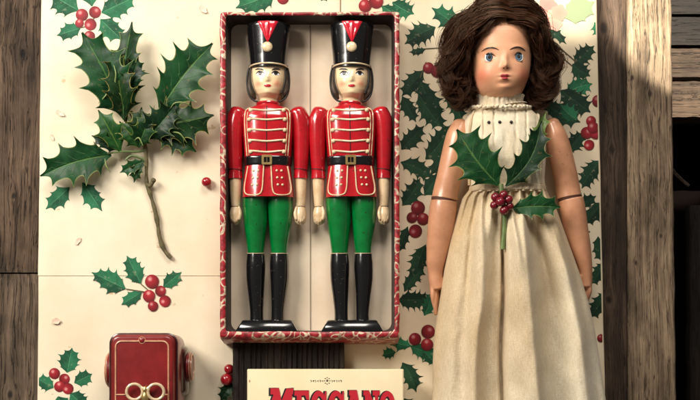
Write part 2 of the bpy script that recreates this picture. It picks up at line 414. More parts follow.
def patterned():                # worn red paper with cream scrolls on the gift box edge
    m = bpy.data.materials.new('scroll_paper'); m.use_nodes = True; N, L = nodes(m); b = N['Principled BSDF']; b.inputs['Roughness'].default_value = .45; b.inputs['Coat Weight'].default_value = .3
    tc = N.new('ShaderNodeTexCoord'); n1 = N.new('ShaderNodeTexNoise'); n1.inputs['Scale'].default_value = 45; n1.inputs['Detail'].default_value = 1
    L.new(tc.outputs['Object'], n1.inputs['Vector'])
    a = N.new('ShaderNodeVectorMath'); a.operation = 'SCALE'; a.inputs['Scale'].default_value = .05; L.new(n1.outputs['Color'], a.inputs[0])
    ad = N.new('ShaderNodeVectorMath'); L.new(tc.outputs['Object'], ad.inputs[0]); L.new(a.outputs[0], ad.inputs[1])
    v = N.new('ShaderNodeTexVoronoi'); v.feature = 'DISTANCE_TO_EDGE'; v.inputs['Scale'].default_value = 62; L.new(ad.outputs[0], v.inputs['Vector'])
    r = N.new('ShaderNodeValToRGB'); e = r.color_ramp.elements; L.new(v.outputs['Distance'], r.inputs[0])
    e[0].position = .045; e[0].color = (.70, .54, .38, 1); e[1].position = .07; e[1].color = (.42, .02, .03, 1)
    x = e.new(.40); x.color = (.32, .014, .022, 1); x = e.new(.43); x.color = (.60, .40, .28, 1)
    n2 = N.new('ShaderNodeTexNoise'); n2.inputs['Scale'].default_value = 240; n2.inputs['Detail'].default_value = 5; L.new(tc.outputs['Object'], n2.inputs['Vector'])
    r2 = N.new('ShaderNodeValToRGB'); r2.color_ramp.elements[0].position = .40; r2.color_ramp.elements[0].color = (.35, .25, .22, 1); r2.color_ramp.elements[1].position = .55; L.new(n2.outputs['Fac'], r2.inputs[0])
    mx = N.new('ShaderNodeMix'); mx.data_type = 'RGBA'; mx.blend_type = 'MULTIPLY'; mx.inputs[0].default_value = .8; L.new(r.outputs[0], mx.inputs[6]); L.new(r2.outputs[0], mx.inputs[7]); L.new(mx.outputs[2], b.inputs['Base Color'])
    bp = N.new('ShaderNodeBump'); bp.inputs['Strength'].default_value = .5; bp.inputs['Distance'].default_value = .001; L.new(n2.outputs['Fac'], bp.inputs['Height']); L.new(bp.outputs[0], b.inputs['Normal'])
    return m
m_scroll = patterned()
m_lining = mat('shade_dark_lining', (.045, .030, .026), .6, col2=(.02, .013, .012), vscale=70)  # near-black tone includes ambient shade along the box's inner walls
m_boxfloor = mat('box_card_floor', (.88, .75, .59), .6, col2=(.78, .60, .43), vscale=14, bump=.15, bscale=40, spec=.3)

def linen(name, c1, c2, stain, sscale=14):
    m = bpy.data.materials.new(name); m.use_nodes = True; N, L = nodes(m); b = N['Principled BSDF']; b.inputs['Roughness'].default_value = .9; b.inputs['Specular IOR Level'].default_value = .1
    b.inputs['Sheen Weight'].default_value = .15
    tc = N.new('ShaderNodeTexCoord')
    def nz(scale, mp, det=5):
        q = N.new('ShaderNodeMapping'); q.inputs['Scale'].default_value = mp; L.new(tc.outputs['Object'], q.inputs[0]); n = N.new('ShaderNodeTexNoise'); n.inputs['Scale'].default_value = scale; n.inputs['Detail'].default_value = det; L.new(q.outputs[0], n.inputs['Vector']); return n.outputs['Fac']
    def ramp(f, a, b_, ca, cb):
        r = N.new('ShaderNodeValToRGB'); r.color_ramp.elements[0].position = a; r.color_ramp.elements[1].position = b_; r.color_ramp.elements[0].color = (*ca, 1); r.color_ramp.elements[1].color = (*cb, 1); L.new(f, r.inputs[0]); return r.outputs[0]
    def mul(a, b_, f=1):
        x = N.new('ShaderNodeMix'); x.data_type = 'RGBA'; x.blend_type = 'MULTIPLY'; x.inputs[0].default_value = f; L.new(a, x.inputs[6]); L.new(b_, x.inputs[7]); return x.outputs[2]
    base = ramp(nz(sscale, (1, .45, 1)), .36, .62, stain, c1)
    h = nz(1400, (.12, 1, 1), 2); v = nz(1400, (1, .12, 1), 2)
    c = mul(base, ramp(h, .35, .6, c2, (1, 1, 1))); c = mul(c, ramp(v, .35, .6, c2, (1, 1, 1)))
    c = mul(c, ramp(nz(420, (1, .4, 1), 2), .20, .25, (.5, .36, .22), (1, 1, 1)))
    L.new(c, b.inputs['Base Color'])
    ad = N.new('ShaderNodeMath'); L.new(h, ad.inputs[0]); L.new(v, ad.inputs[1]); bp = N.new('ShaderNodeBump'); bp.inputs['Strength'].default_value = .35; bp.inputs['Distance'].default_value = .0006; L.new(ad.outputs[0], bp.inputs['Height']); L.new(bp.outputs[0], b.inputs['Normal'])
    return m
m_linen = linen('natural_linen', (.86, .77, .60), (.87, .85, .81), (.58, .42, .24), 8)  # brown stain colour also stands for shade in the skirt folds
m_cotton = linen('cream_cotton', (.86, .78, .62), (.93, .92, .89), (.76, .62, .43), 30)
def irismat():
    m = mat('iris', (.055, .085, .115), .12, coat=.7, usecol=True); return m
m_iris = irismat()
def hairmat():
    m = bpy.data.materials.new('brown_hair'); m.use_nodes = True; N, L = nodes(m); b = N['Principled BSDF']; b.inputs['Roughness'].default_value = .38; b.inputs['Specular IOR Level'].default_value = .36; b.inputs['Specular Tint'].default_value = (1, .72, .5, 1)
    at = N.new('ShaderNodeAttribute'); at.attribute_name = 'Col'; L.new(at.outputs['Color'], b.inputs['Base Color']); return m
m_hair = hairmat()

# ------------------------------------------------------------------ setting: floor, planks
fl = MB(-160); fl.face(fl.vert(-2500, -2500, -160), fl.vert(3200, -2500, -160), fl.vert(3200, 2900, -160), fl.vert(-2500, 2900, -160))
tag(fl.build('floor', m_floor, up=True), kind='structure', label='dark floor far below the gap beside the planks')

def plank(name, m, xl, xr, y0, y1, top, thick, label, cat='plank', seed=0, nx=14, parent=None):
    """xl, xr: functions of py; long grain runs along the picture's vertical"""
    mb = MB(top); ny = 90; rows = []
    for i in range(ny + 1):
        y = lerp(y0, y1, i / ny); a, b = xl(y), xr(y)
        a += 1.0 * noise.noise(Vector((seed, y * .03, 0))) + .5 * noise.noise(Vector((seed, y * .15, 3)))
        b += 1.0 * noise.noise(Vector((seed + 9, y * .03, 0))) + .5 * noise.noise(Vector((seed + 9, y * .15, 3)))
        row = [mb.vert(a + .6, y, top - thick), mb.vert(a, y, top - 2.2)]
        for k in range(nx + 1):
            u = k / nx; x = lerp(a + 1.6, b - 1.6, u); row.append(mb.vert(x, y, top - (.0 if 0 < k < nx else .5) + .5 * noise.noise(Vector((x * .2, y * .02, seed)))))
        row += [mb.vert(b, y, top - 2.2), mb.vert(b - .6, y, top - thick)]
        rows.append(row)
    mb.grid(rows, True); mb.face(*rows[0]); mb.face(*reversed(rows[-1]))
    return tag(mb.build(name, m, loc=(P((xl(200) + xr(200)) / 2, (y0 + y1) / 2, top)[0] * S, P(350, (y0 + y1) / 2, top)[1] * S, (top - thick) * S), sharp=50), label, cat)

w1 = wood('weathered_brown_wood', (.014, .008, .005), (.21, .135, .085), knots=((23, 54, 4.5), (14, 196, 3.2)), seed=0, crack=.85, bump=1.2)
w2 = wood('weathered_grey_wood', (.017, .011, .007), (.25, .175, .115), knots=((10, 395, 4),), seed=7.3, crack=.85, bump=1.2)
w3 = wood('dark_brown_shaded_wood', (.018, .010, .006), (.125, .078, .050), knots=((604, 28, 6.5), (612, 150, 4), (609, 300, 4)), seed=3.3, crack=.6)  # darker brown board; its colour also holds the shade beside the beam
w4 = wood('bleached_beam_wood', (.050, .030, .018), (.42, .30, .19), knots=((650, 94, 3.4), (632, 78, 3), (661, 236, 2.2), (636, 263, 2.4)), seed=11.7, crack=.75, bump=1.0)
w5 = wood('shaded_offcut_wood', (.012, .007, .004), (.085, .052, .032), seed=21, crack=.8, across=True)  # brown kept dark in the colour to stand for shade on the offcuts
plank('wooden_plank', w1, lambda y: -60, lambda y: 320, -140, 272.5, -6, 26, 'brown weathered plank left of the paper, its knot near the top', seed=1, nx=30)
plank('wooden_plank', w2, lambda y: -60, lambda y: 320, 274, 560, -6.8, 26, 'greyer weathered plank at the lower left, butted below the knotted one', seed=2, nx=30)
plank('wooden_plank', w3, lambda y: 322, lambda y: 627 + .6 * sstep(0, 400, y), -140, 560, -6.5, 26, 'dark brown knotted plank between the doll paper and the pale beam', seed=3, nx=30)
plank('wooden_beam', w4, lambda y: 627.6 + .6 * sstep(0, 400, y), lambda y: lerp(671.5, 676.5, clamp(y / 400)), -140, 560, -5.6, 48, 'pale bleached beam at the right, its top patch in bright sun', 'beam', seed=4, nx=24)
for (y0, y1, lab, sd, x1) in ((48, 79, 'upper brown wood offcut jutting from the dark gap right of the beam', 5, 760), (81, 119, 'lower wood offcut jutting from the dark gap right of the beam', 6, 760)):
    mb = MB(-55); rows = []
    for i in range(31):
        x = lerp(664, x1, i / 30); dy = 1.6 * noise.noise(Vector((x * .08, sd, 0))); row = []
        for (yy, zz) in ((y0 + 1, -95), (y0 + dy, -58), (y0 + 2 + dy, -55), ((y0 + y1) / 2 - 3, -54.5 - 4 * abs(noise.noise(Vector((x * .1, sd, 5))))), ((y0 + y1) / 2 + 3, -56), (y1 - 2 + dy, -55.5), (y1 + dy, -59), (y1 - 1, -95)):
            row.append(mb.vert(x, yy, zz))
        rows.append(row)
    mb.grid(rows, True); mb.face(*rows[0]); mb.face(*reversed(rows[-1]))
    tag(mb.build('wood_offcut', w5, loc=(*[q * S for q in P(700, (y0 + y1) / 2, -55)], -.095), sharp=40), lab, 'offcut', 'wood offcuts below the beam')
w6 = wood('very_dark_board_wood', (.002, .0014, .001), (.020, .012, .008), seed=31, crack=.8, across=True)  # very dark brown tone on both upper gap boards
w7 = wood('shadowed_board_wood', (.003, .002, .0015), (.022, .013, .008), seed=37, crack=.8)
plank('wooden_plank', w6, lambda y: 664, lambda y: 800, -120, 14, -88, 20, 'very dark board in the gap at the top right corner', seed=12)
plank('wooden_plank', w6, lambda y: 664, lambda y: 800, 17, 45, -92, 20, 'very dark board in the gap just above the brown offcuts', seed=13)
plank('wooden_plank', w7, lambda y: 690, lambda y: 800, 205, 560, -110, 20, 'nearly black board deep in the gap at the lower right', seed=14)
mb = MB(-70); tube(mb, [(671, 166, -76), (676, 174, -72), (682, 180, -71), (689, 186, -71)], lambda t: 2.4 - .5 * t, 8)
tag(mb.build('wood_splinter', w5, loc=(*[q * S for q in P(680, 177, -70)], -.075)), 'small pale splinter of wood in the dark gap below the offcuts', 'splinter')

# ------------------------------------------------------------------ printed paper sheets
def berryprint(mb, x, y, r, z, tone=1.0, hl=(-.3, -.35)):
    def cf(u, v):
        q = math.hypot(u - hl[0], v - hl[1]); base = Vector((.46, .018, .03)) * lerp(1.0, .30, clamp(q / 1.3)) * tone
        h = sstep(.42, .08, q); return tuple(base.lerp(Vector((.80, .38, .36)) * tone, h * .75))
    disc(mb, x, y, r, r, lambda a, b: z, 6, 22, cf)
def stalkprint(mb, x0, y0, x1, y1, z, wd=.5, col=(.11, .085, .04)):
    d = Vector((x1 - x0, y1 - y0)).normalized() * wd; mb.col = col
    mb.face(mb.vert(x0 - d.y, y0 + d.x, z), mb.vert(x0 + d.y, y0 - d.x, z), mb.vert(x1 + d.y, y1 - d.x, z), mb.vert(x1 - d.y, y1 + d.x, z)); mb.col = (1, 1, 1)

def sheet(label, x0t, x0b, x1t, x1b, y0, y1, top, mats, art, seed, thick=5.5):
    mb = MB(top); rows = []; nx, ny = 24, 40
    def hz(x, y): return top
    prof = []
    for i in range(ny + 1):
        v = i / ny; y = lerp(y0, y1, v); a, b = lerp(x0t, x0b, clamp(y / 400, -1, 2)), lerp(x1t, x1b, clamp(y / 400, -1, 2))
        a += .5 * noise.noise(Vector((y * .02, seed, 1))); b += .5 * noise.noise(Vector((y * .02, seed, 2)))
        row = [mb.vert(a + 1, y, top - thick), mb.vert(a, y, top - 1.6), mb.vert(a + .5, y, top - .5)]
        for k in range(nx + 1): row.append(mb.vert(lerp(a + 1.6, b - 1.6, k / nx), y, top))
        row += [mb.vert(b - .5, y, top - .5), mb.vert(b, y, top - 1.6), mb.vert(b - 1, y, top - thick)]
        rows.append(row)
    mb.grid(rows, True); mb.face(*rows[0]); mb.face(*reversed(rows[-1]))
    n0 = len(mb.v); art(mb, top)
    for i in range(n0, len(mb.v)):
        x, y, z = mb.v[i]; q = clamp(y / 400, -1, 2); mb.v[i] = (clamp(x, lerp(x0t, x0b, q) + 1.7, lerp(x1t, x1b, q) - 2), y, z)
    o = mb.build('wrapping_paper', mats, loc=(*[q * S for q in P((x0t + x1t) / 2, (y0 + y1) / 2, top)], (top - thick) * S), sharp=50)
    # artwork faces must look up
    bm = bmesh.new(); bm.from_mesh(o.data)
    for f in bm.faces:
        if f.material_index > 0 and f.normal.z < 0: f.normal_flip()
    bm.to_mesh(o.data); bm.free()
    return tag(o, label, 'wrapping paper')

def lf(mb, bx, by, tx, ty, W, n, seed, z, shade=1.0, mi=1, depth=.42, bend=0):
    mb.mi = mi; mb.col = (shade,) * 3; leaf(mb, (bx, by), (tx, ty), W, n, seed, z, flat=True, depth=depth, bend=bend); mb.col = (1, 1, 1)
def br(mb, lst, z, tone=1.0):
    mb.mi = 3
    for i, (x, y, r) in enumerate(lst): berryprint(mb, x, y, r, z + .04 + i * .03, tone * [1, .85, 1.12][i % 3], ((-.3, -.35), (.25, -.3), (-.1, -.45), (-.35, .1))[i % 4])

def art_left(mb, top):
    z = top + .10
    for i, a in enumerate([(79, 11, 50, -6, 24, 3), (92, 7, 88, -20, 17, 3), (101, 13, 135, -3, 23, 4), (81, 28, 57, 35.5, 15, 3), (100, 19, 122, 40, 19, 3),
                           (70, 187, 46, 209, 17, 3), (82, 182, 102, 211, 18, 3),
                           (126, 289, 92, 272.5, 19, 4), (141, 284, 127, 256, 17, 4), (142, 292, 121.5, 304.5, 13, 3), (163, 287, 181.5, 272, 14, 3),
                           (276, -7, 236, 8, 24, 4), (330, -12, 321, 1, 12, 3)]):
        lf(mb, a[0], a[1], a[2], a[3], a[4] * 1.3, a[5], 20 + i, z + .01 * i, 1, depth=.33)
    mb.mi = 3
    for s in ((126, 289, 146, 292), (141, 284, 148, 290), (163, 287, 156, 291), (142, 292, 149, 293), (79, 11, 86, 20), (101, 13, 92, 20), (81, 28, 88, 26)): stalkprint(mb, *s, z + .16)
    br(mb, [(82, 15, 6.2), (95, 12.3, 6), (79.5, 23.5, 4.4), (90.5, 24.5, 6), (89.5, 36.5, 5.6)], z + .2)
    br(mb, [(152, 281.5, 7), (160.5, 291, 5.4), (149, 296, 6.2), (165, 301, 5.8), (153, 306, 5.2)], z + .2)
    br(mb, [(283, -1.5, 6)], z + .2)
def art_low(mb, top):
    z = top + .10
    for i, a in enumerate([(67, 373, 72, 348, 19, 4), (54, 388, 36.5, 378, 14, 3), (74, 383, 92, 374, 15, 3), (58, 396, 66, 420, 22, 4), (70, 393, 88, 410, 18, 4)]):
        lf(mb, a[0], a[1], a[2], a[3], a[4] * 1.3, a[5], 50 + i, z + .01 * i, 1, depth=.33)
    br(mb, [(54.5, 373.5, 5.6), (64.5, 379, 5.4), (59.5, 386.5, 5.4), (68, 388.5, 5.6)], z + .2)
def art_right(mb, top):
    z = top + .10; g, d = 1, 2
    L_ = [(392, 2, 414, 14, 24, 4, g), (381, 6, 399, 20, 18, 3, g), (468, 33, 432, 8, 30, 4, g), (436, 27, 405, 44, 26, 5, d), (426, 49, 409, 52, 9, 3, d),
          (424, 70, 402, 96, 22, 4, d), (420, 80, 442, 118, 26, 4, d), (448, 88, 444, 98, 9, 2, d), (402, 96, 416, 122, 20, 4, d), (418, 92, 444, 128, 26, 5, d), (446, 92, 462, 122, 22, 4, d),
          (401, 150, 424, 126, 24, 4, d), (425, 160, 452, 124, 28, 5, d), (400, 162, 432, 178, 22, 4, d), (448, 150, 430, 176, 18, 3, d), (402, 206, 420, 178, 22, 4, d), (424, 196, 446, 172, 22, 4, d),
          (408, 226, 398, 254, 15, 3, d), (426, 244, 414, 284, 24, 5, d), (404, 292, 424, 268, 18, 4, d), (398, 300, 430, 300, 24, 5, d), (424, 316, 432, 292, 18, 4, g),
          (412, 346, 388, 338, 16, 3, g), (410, 346, 436, 356, 20, 4, g), (396, 352, 382, 356, 14, 3, g), (402, 362, 416, 392, 22, 4, d), (436, 364, 422, 350, 16, 3, g), (404, 398, 420, 420, 22, 4, d),
          (545, 28, 566, 44, 12, 3, d), (574, 64, 594, 46, 22, 4, d), (572, 64, 590, 76, 22, 4, d), (566, 94, 592, 84, 26, 4, g), (560, 90, 590, 112, 30, 5, d), (546, 104, 580, 122, 26, 4, d),
          (594, 22, 602, 42, 16, 3, g), (566, 152, 584, 132, 22, 4, d), (602, 160, 582, 188, 24, 5, d), (578, 120, 560, 104, 20, 3, g),
          (602, 202, 586, 224, 22, 4, d), (598, 236, 602, 262, 16, 3, d), (604, 262, 590, 284, 20, 4, d), (608, 292, 590, 318, 22, 4, d), (540, 110, 552, 96, 18, 3, d),
          (560, 230, 590, 232, 20, 4, d), (578, 206, 596, 196, 16, 3, d)]
    for i, a in enumerate(L_): lf(mb, a[0], a[1], a[2], a[3], a[4] * 1.06, a[5], 80 + i, z + .008 * i, [1, 1.1, .8][i % 3], a[6], depth=.44, bend=[.05, -.07, .0][i % 3])
    mb.mi = 3
    for s in ((424, 49, 440, 48), (426, 62, 420, 78), (556, 52, 572, 66), (560, 48, 576, 62)): stalkprint(mb, *s, z + .42)
    # pale blossom and leaf, top right; the sun's wash is put into their colours
    def fl_(x, y, r, c):
        mb.mi = 3
        def o(a): return 1 + .12 * math.cos(5 * a)
        disc(mb, x, y, r, r, lambda p, q: z + .46 + .004 * (x - 530), 4, 24, lambda u, v: tuple(Vector(c) * lerp(.95, 1.15, math.hypot(u, v))), outline=o)
    n0 = len(mb.v); lf(mb, 564, 18, 594, 2, 28, 3, 201, z + .44, 1, 3, depth=.25)
    for i in range(n0, len(mb.v)): mb.c[i] = (.30, .37, .20)
    for a in ((548, 6, 9, (.66, .22, .18)), (559, 13, 8, (.68, .27, .20)), (545, 19, 8, (.64, .24, .19)), (555, 24, 7, (.70, .34, .26)), (552, 14, 4.5, (.72, .5, .3))): fl_(*a)
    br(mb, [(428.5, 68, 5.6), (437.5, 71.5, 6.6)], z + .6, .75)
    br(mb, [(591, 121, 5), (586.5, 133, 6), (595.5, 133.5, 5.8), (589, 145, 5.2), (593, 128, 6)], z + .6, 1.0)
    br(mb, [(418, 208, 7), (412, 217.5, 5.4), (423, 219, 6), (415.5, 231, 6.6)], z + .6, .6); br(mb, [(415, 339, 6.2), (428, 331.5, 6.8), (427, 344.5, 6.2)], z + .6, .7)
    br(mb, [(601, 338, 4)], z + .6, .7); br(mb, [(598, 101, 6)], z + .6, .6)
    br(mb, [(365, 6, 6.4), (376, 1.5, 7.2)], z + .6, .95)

mats_l = [m_paper, m_print, m_printd, m_printb]
sheet('large cream holly-printed paper sheet under the holly sprig and box', 41, 36.2, 340.6, 340.6, -130, 275.6, -.2, mats_l, art_left, 1)
sheet('plainer cream holly-printed sheet lying under the red tin toy', 41, 37, 340.6, 340.6, 275.7, 540, -.75, mats_l, art_low, 2, 5.2)
sheet('dark-leaved holly paper sheet lying under the doll', 341, 341, 597, 605.5, -130, 540, -.4, [m_paper2, m_print, m_printd, m_printb], art_right, 3)

# torn paper flecks
m_fleck = mat('torn_fleck', (.80, .62, .48), .6, col2=(.72, .50, .38), vscale=160)
for i, (x, y, a, lab) in enumerate(((203, 9, 5, 'curled paper fleck near the top beside the box'), (60, 113, 4.5, 'curled paper fleck left of the holly sprig'), (52, 137, 3, 'tiny curled fleck just above the lower holly leaf'),
                                    (78, 241, 4, 'curled paper fleck above the seam of the sheets'), (56, 321, 5, 'large curled paper fleck above the lower left berries'))):
    mb = MB(1); disc(mb, x, y, a * .95, a * .55, lambda p, q: .7 + .09 * ((p - x) ** 2 + (q - y) ** 2) ** .75 * (1 if p > x - 1 else .5), 5, 20, rot=[.6, .5, 1.2, -.7, .3][i], outline=lambda t: 1 + .18 * math.sin(2 * t + i) + .1 * math.sin(5 * t + i), thick=.35)
    tag(mb.build('paper_fleck', m_fleck, loc=(*[q * S for q in P(x, y, 0)], 0)), lab, 'paper fleck', 'curled paper flecks on the cream sheets')

# ------------------------------------------------------------------ gift box with two soldiers
bx = thing('gift_box', 'open long box edged in worn red and cream scroll paper holding two soldiers', 'box', 310, 180, 0)
HB = 38
def loop_at(mb, x0, y0, x1, y1, r, z, wob=0, seed=0, zr=None):
    pts = rrect(x0, y0, x1, y1, r, 6); full = []
    for i, p in enumerate(pts):
        q = pts[(i + 1) % len(pts)]; L = math.hypot(q[0] - p[0], q[1] - p[1]); k = max(1, int(L / 8))
        for j in range(k): full.append((lerp(p[0], q[0], j / k), lerp(p[1], q[1], j / k)))
    out = []
    for (x, y) in full:
        dx = wob * noise.noise(Vector((x * .06, y * .06, seed))); dy = wob * noise.noise(Vector((x * .06, y * .06, seed + 5)))
        X, Y = x + dx, y + dy
        out.append(mb.vert(X, Y, z + .4 * wob * noise.noise(Vector((x * .1, y * .1, seed + 9)))))
    return out
mb = MB(HB)    # outer wall + rim: same number of points in each loop by scaling one template
tmpl = []
pts = rrect(-1, -1, 1, 1, .03, 6)
def boxloop(mb, x0, y0, x1, y1, r, z, wob=0., seed=0):
    out = []
    per = []
    cs = ((x1 - r, y0 + r, -90), (x1 - r, y1 - r, 0), (x0 + r, y1 - r, 90), (x0 + r, y0 + r, 180))
    for ci in range(4):
        cx, cy, a0 = cs[ci]
        for i in range(7):
            a = math.radians(a0 + 90 * i / 6); per.append((cx + r * math.cos(a), cy + r * math.sin(a)))
        nx_, ny_, na = cs[(ci + 1) % 4]; a = math.radians(na); q = (nx_ + r * math.cos(a), ny_ + r * math.sin(a)); p = per[-1]
        for j in range(1, 30): per.append((lerp(p[0], q[0], j / 30), lerp(p[1], q[1], j / 30)))
    for x, y in per:
        out.append(mb.vert(x + wob * noise.noise(Vector((x * .05, y * .05, seed))), y + wob * noise.noise(Vector((x * .05, y * .05, seed + 5))), z + .5 * wob * noise.noise(Vector((x * .08, y * .08, seed + 9)))))
    return out
rows = [boxloop(mb, 220.5, 13, 399.0, 344.5, 2, .2), boxloop(mb, 220.0, 12.2, 399.4, 344, 2, 5, .3), boxloop(mb, 219.6, 12, 399.8, 339.5, 2, HB - 5, .9), boxloop(mb, 220, 12, 399.6, 337.5, 2.5, HB - 1, .9), boxloop(mb, 221.2, 12.9, 398.4, 336, 3, HB, .9),
        boxloop(mb, 224.6, 14.4, 395.6, 332.6, 3, HB, .7), boxloop(mb, 225.6, 15.2, 394.6, 331.6, 3, HB - 1, .6)]
mb.grid(rows, True); mb.build('patterned_rim', m_scroll, bx, sharp=60)
mb = MB(HB)
rows = [boxloop(mb, 225.6, 15.2, 394.6, 331.6, 3, HB - 1.05, .6), boxloop(mb, 226.4, 15.8, 394.0, 331.0, 6, HB - 12), boxloop(mb, 227, 15.4, 393.6, 331.4, 8, 9), boxloop(mb, 228, 16.4, 392.6, 330.4, 8, 3.6)]
mb.grid(rows, True); mb.build('inner_wall', m_lining, bx, sharp=60)
mb = MB(HB); r_ = boxloop(mb, 226.4, 14.6, 394.4, 332.2, 6, 3.5); mb.face(*r_); mb.build('bottom_card', m_boxfloor, bx, up=True)
mb = MB(HB); q = [(308.6, 17.0), (309.6, 17.0), (309.8, 329.6), (308.9, 329.6)]; poly(mb, q, 4.3, .6); mb.build('seam_strip', m_seam, bx)

def soldier():
    root = thing('toy_soldier', 'left painted soldier in the box, head straight, eyes to the front', 'toy soldier', 268, 180, 4, 'painted toy soldiers in the gift box')
    Z = 20
    # base
    mb = MB(Z); rows = []
    for (y, a, b, z0, z1) in ((320, 243.6, 291.5, 5, 29), (320.8, 242, 293, 4.4, 31), (323, 241, 294, 4.2, 32.5), (324.2, 240, 295, 4.2, 33), (330.5, 236, 298.5, 4.2, 34.5), (332.2, 236.6, 298, 4.2, 34.2)):
        rows.append([mb.vert(a + 1, y, z1 - 1), mb.vert(a + 2.5, y, z1), mb.vert(b - 2.5, y, z1), mb.vert(b - 1, y, z1 - 1), mb.vert(b, y, z0), mb.vert(a, y, z0)])
    mb.grid(rows, True); mb.face(*rows[0]); mb.face(*reversed(rows[-1])); mb.build('base', m_black, root)
    # legs and boots
    for cx0, cx1, cx2, sg in ((255.4, 255.6, 256.5, -1), (280.2, 279.4, 277.8, 1)):
        mb = MB(Z); sweep(mb, sm([(cx0, 192, Z - 1, 12.6, 12), (cx0, 205, Z - 1, 12.9, 12.5), (cx0 + .1, 222, Z - 1, 11.8, 11.6), (cx1, 240, Z - 1, 9.6, 9.6), (cx1, 253.6, Z - 1, 8.1, 8.4)], 8), 32)
        mb.build('leg', m_green, root)
        mb = MB(Z); boot = sm([(cx1, 253.2, Z - 1, 8.7, 9), (cx1, 258, Z - 1, 9.2, 9.5), (cx1, 266, Z - 1, 9.7, 10), (cx1 + .1 * sg, 280, Z - 1, 9.2, 9.6), (lerp(cx1, cx2, .5), 297, Z - 1, 7.8, 8.4), (cx2, 312, Z - 1, 6.8, 7.5), (cx2, 322, Z - 1, 7.0, 8)], 8)
        sweep(mb, boot, 32); o = mb.build('boot', m_black, root)
        mb = MB(Z); pts = [(cx1 + 8.5 * math.cos(a), 253.3 + .5 * math.sin(a * 1.), Z - 1 + 8.8 * math.sin(a)) for a in [math.pi * k / 20 for k in range(-2, 23)]]
        tube(mb, pts, .42, 6); mb.build('boot_cuff', m_cream, root)
    # coat
    torso = Body([(104, 268, 8, 10, Z, 2), (107, 268, 15, 13, Z, 2.2), (111, 268, 24.2, 15, Z, 2.5), (118, 268, 25.6, 17, Z, 2.6), (135, 268, 25.0, 17.6, Z, 2.6), (150, 268, 24.0, 16.4, Z, 2.6), (160, 268, 23.2, 15.2, Z, 2.5), (166, 268, 22.8, 15.0, Z, 2.5)])
    mb = MB(Z); torso.mesh(mb, 44, 56); coat = mb.build('coat', m_red, root, sharp=60)
    skirt = Body([(165, 268, 22.6, 15.0, Z, 2.5), (175, 268, 23.8, 16.2, Z, 2.5), (190, 268.2, 25.4, 17.6, Z, 2.5), (198, 268.4, 25.9, 18.2, Z, 2.5)])
    mb = MB(Z); skirt.mesh(mb, 20, 56, disp=lambda x, y: -1.6 * math.exp(-((x - 268.4) / (1 + (y - 165) * .10)) ** 2)); mb.build('coat_tails', m_red, root, sharp=60)
    def tz(b, off): return lambda x, y: b.z(x, y) + off
    mb = MB(Z)
    for sx in (-1, 1):      # vertical side piping, double, and shoulder line
        tube(mb, [(268 + sx * x, y, torso.z(268 + sx * x, y) + .2) for x, y in sm([(17, 109.6), (21.2, 112), (22.4, 118), (22.2, 130), (21.2, 145), (20.2, 157)], 5)], .62, 6)
        tube(mb, [(268 + sx * x, y, torso.z(268 + sx * x, y) + .2) for x, y in sm([(19.2, 114), (20.0, 120), (19.8, 132), (18.8, 146), (18, 157)], 5)], .4, 6)
        pts = sm([(3.6, 167.5), (4.2, 178), (5, 190), (7.5, 195.6), (14, 196.8), (21, 195.4), (23.2, 190), (21.5, 178), (19.6, 167.5)], 5)
        tube(mb, [(268.4 + sx * x, y, skirt.z(268 + sx * x, y) + .25) for x, y in pts], .68, 6)
    mb.build('piping', m_cream, coat)
    for i, y in enumerate((112.4, 121.8, 132.4, 143, 153.6)):
        mb = MB(Z); wdt = (16.2, 17.4, 17.4, 17, 16.4)[i]
        tube(mb, [(268 + x, y + .7 * math.cos(x / wdt * 3), torso.z(268 + x, y) + .35) for x in [lerp(-wdt, wdt, k / 20) for k in range(21)]], .95, 8)
        for sx in (-1, 1): ball(mb, 268 + sx * wdt, y, torso.z(268 + sx * wdt, y) + .4, 2.3, 2.1, 1.5, 12, 8)
        mb.build('braid', m_cream, coat)
    mb = MB(Z); tube(mb, [(267.6, y, torso.z(267.6, y) + .12) for y in range(108, 158, 3)], .45, 6); mb.build('front_opening', m_line, coat)
    for sx in (-1, 1):
        for j in range(3):
            for k_ in range(2):
                mb = MB(Z); x = 268.4 + sx * (9.2 + 4.6 * k_ + j * .6); y = 172.5 + j * 7; ball(mb, x, y, skirt.z(x, y) + .3, 1.25, 1.25, .9, 10, 6); mb.build('button', m_cream, coat)
    mb = MB(Z); belt = Body([(157.6, 268, 23.8, 15.9, Z, 2.5), (158.2, 268, 24.1, 16.4, Z, 2.5), (165.8, 268, 23.7, 16.2, Z, 2.5), (166.4, 268, 23.4, 15.7, Z, 2.5)])
    belt.mesh(mb, 10, 56); be = mb.build('belt', m_black, root, sharp=60)
    mb = MB(Z)
    o_ = rrect(262.8, 157.2, 273, 166.8, .8, 2); i_ = rrect(265, 159.4, 270.8, 164.6, .4, 2); zt = 37.8
    a = [mb.vert(x, y, zt) for x, y in o_]; b = [mb.vert(x, y, zt) for x, y in i_]; c = [mb.vert(x, y, zt - 1.6) for x, y in o_]; d = [mb.vert(x, y, zt - 1.6) for x, y in i_]
    mb.grid([c, a, b, d], True); tube(mb, [(268, 159, zt + .1), (268, 165, zt + .1)], .35, 6); mb.build('buckle', m_gold, be)
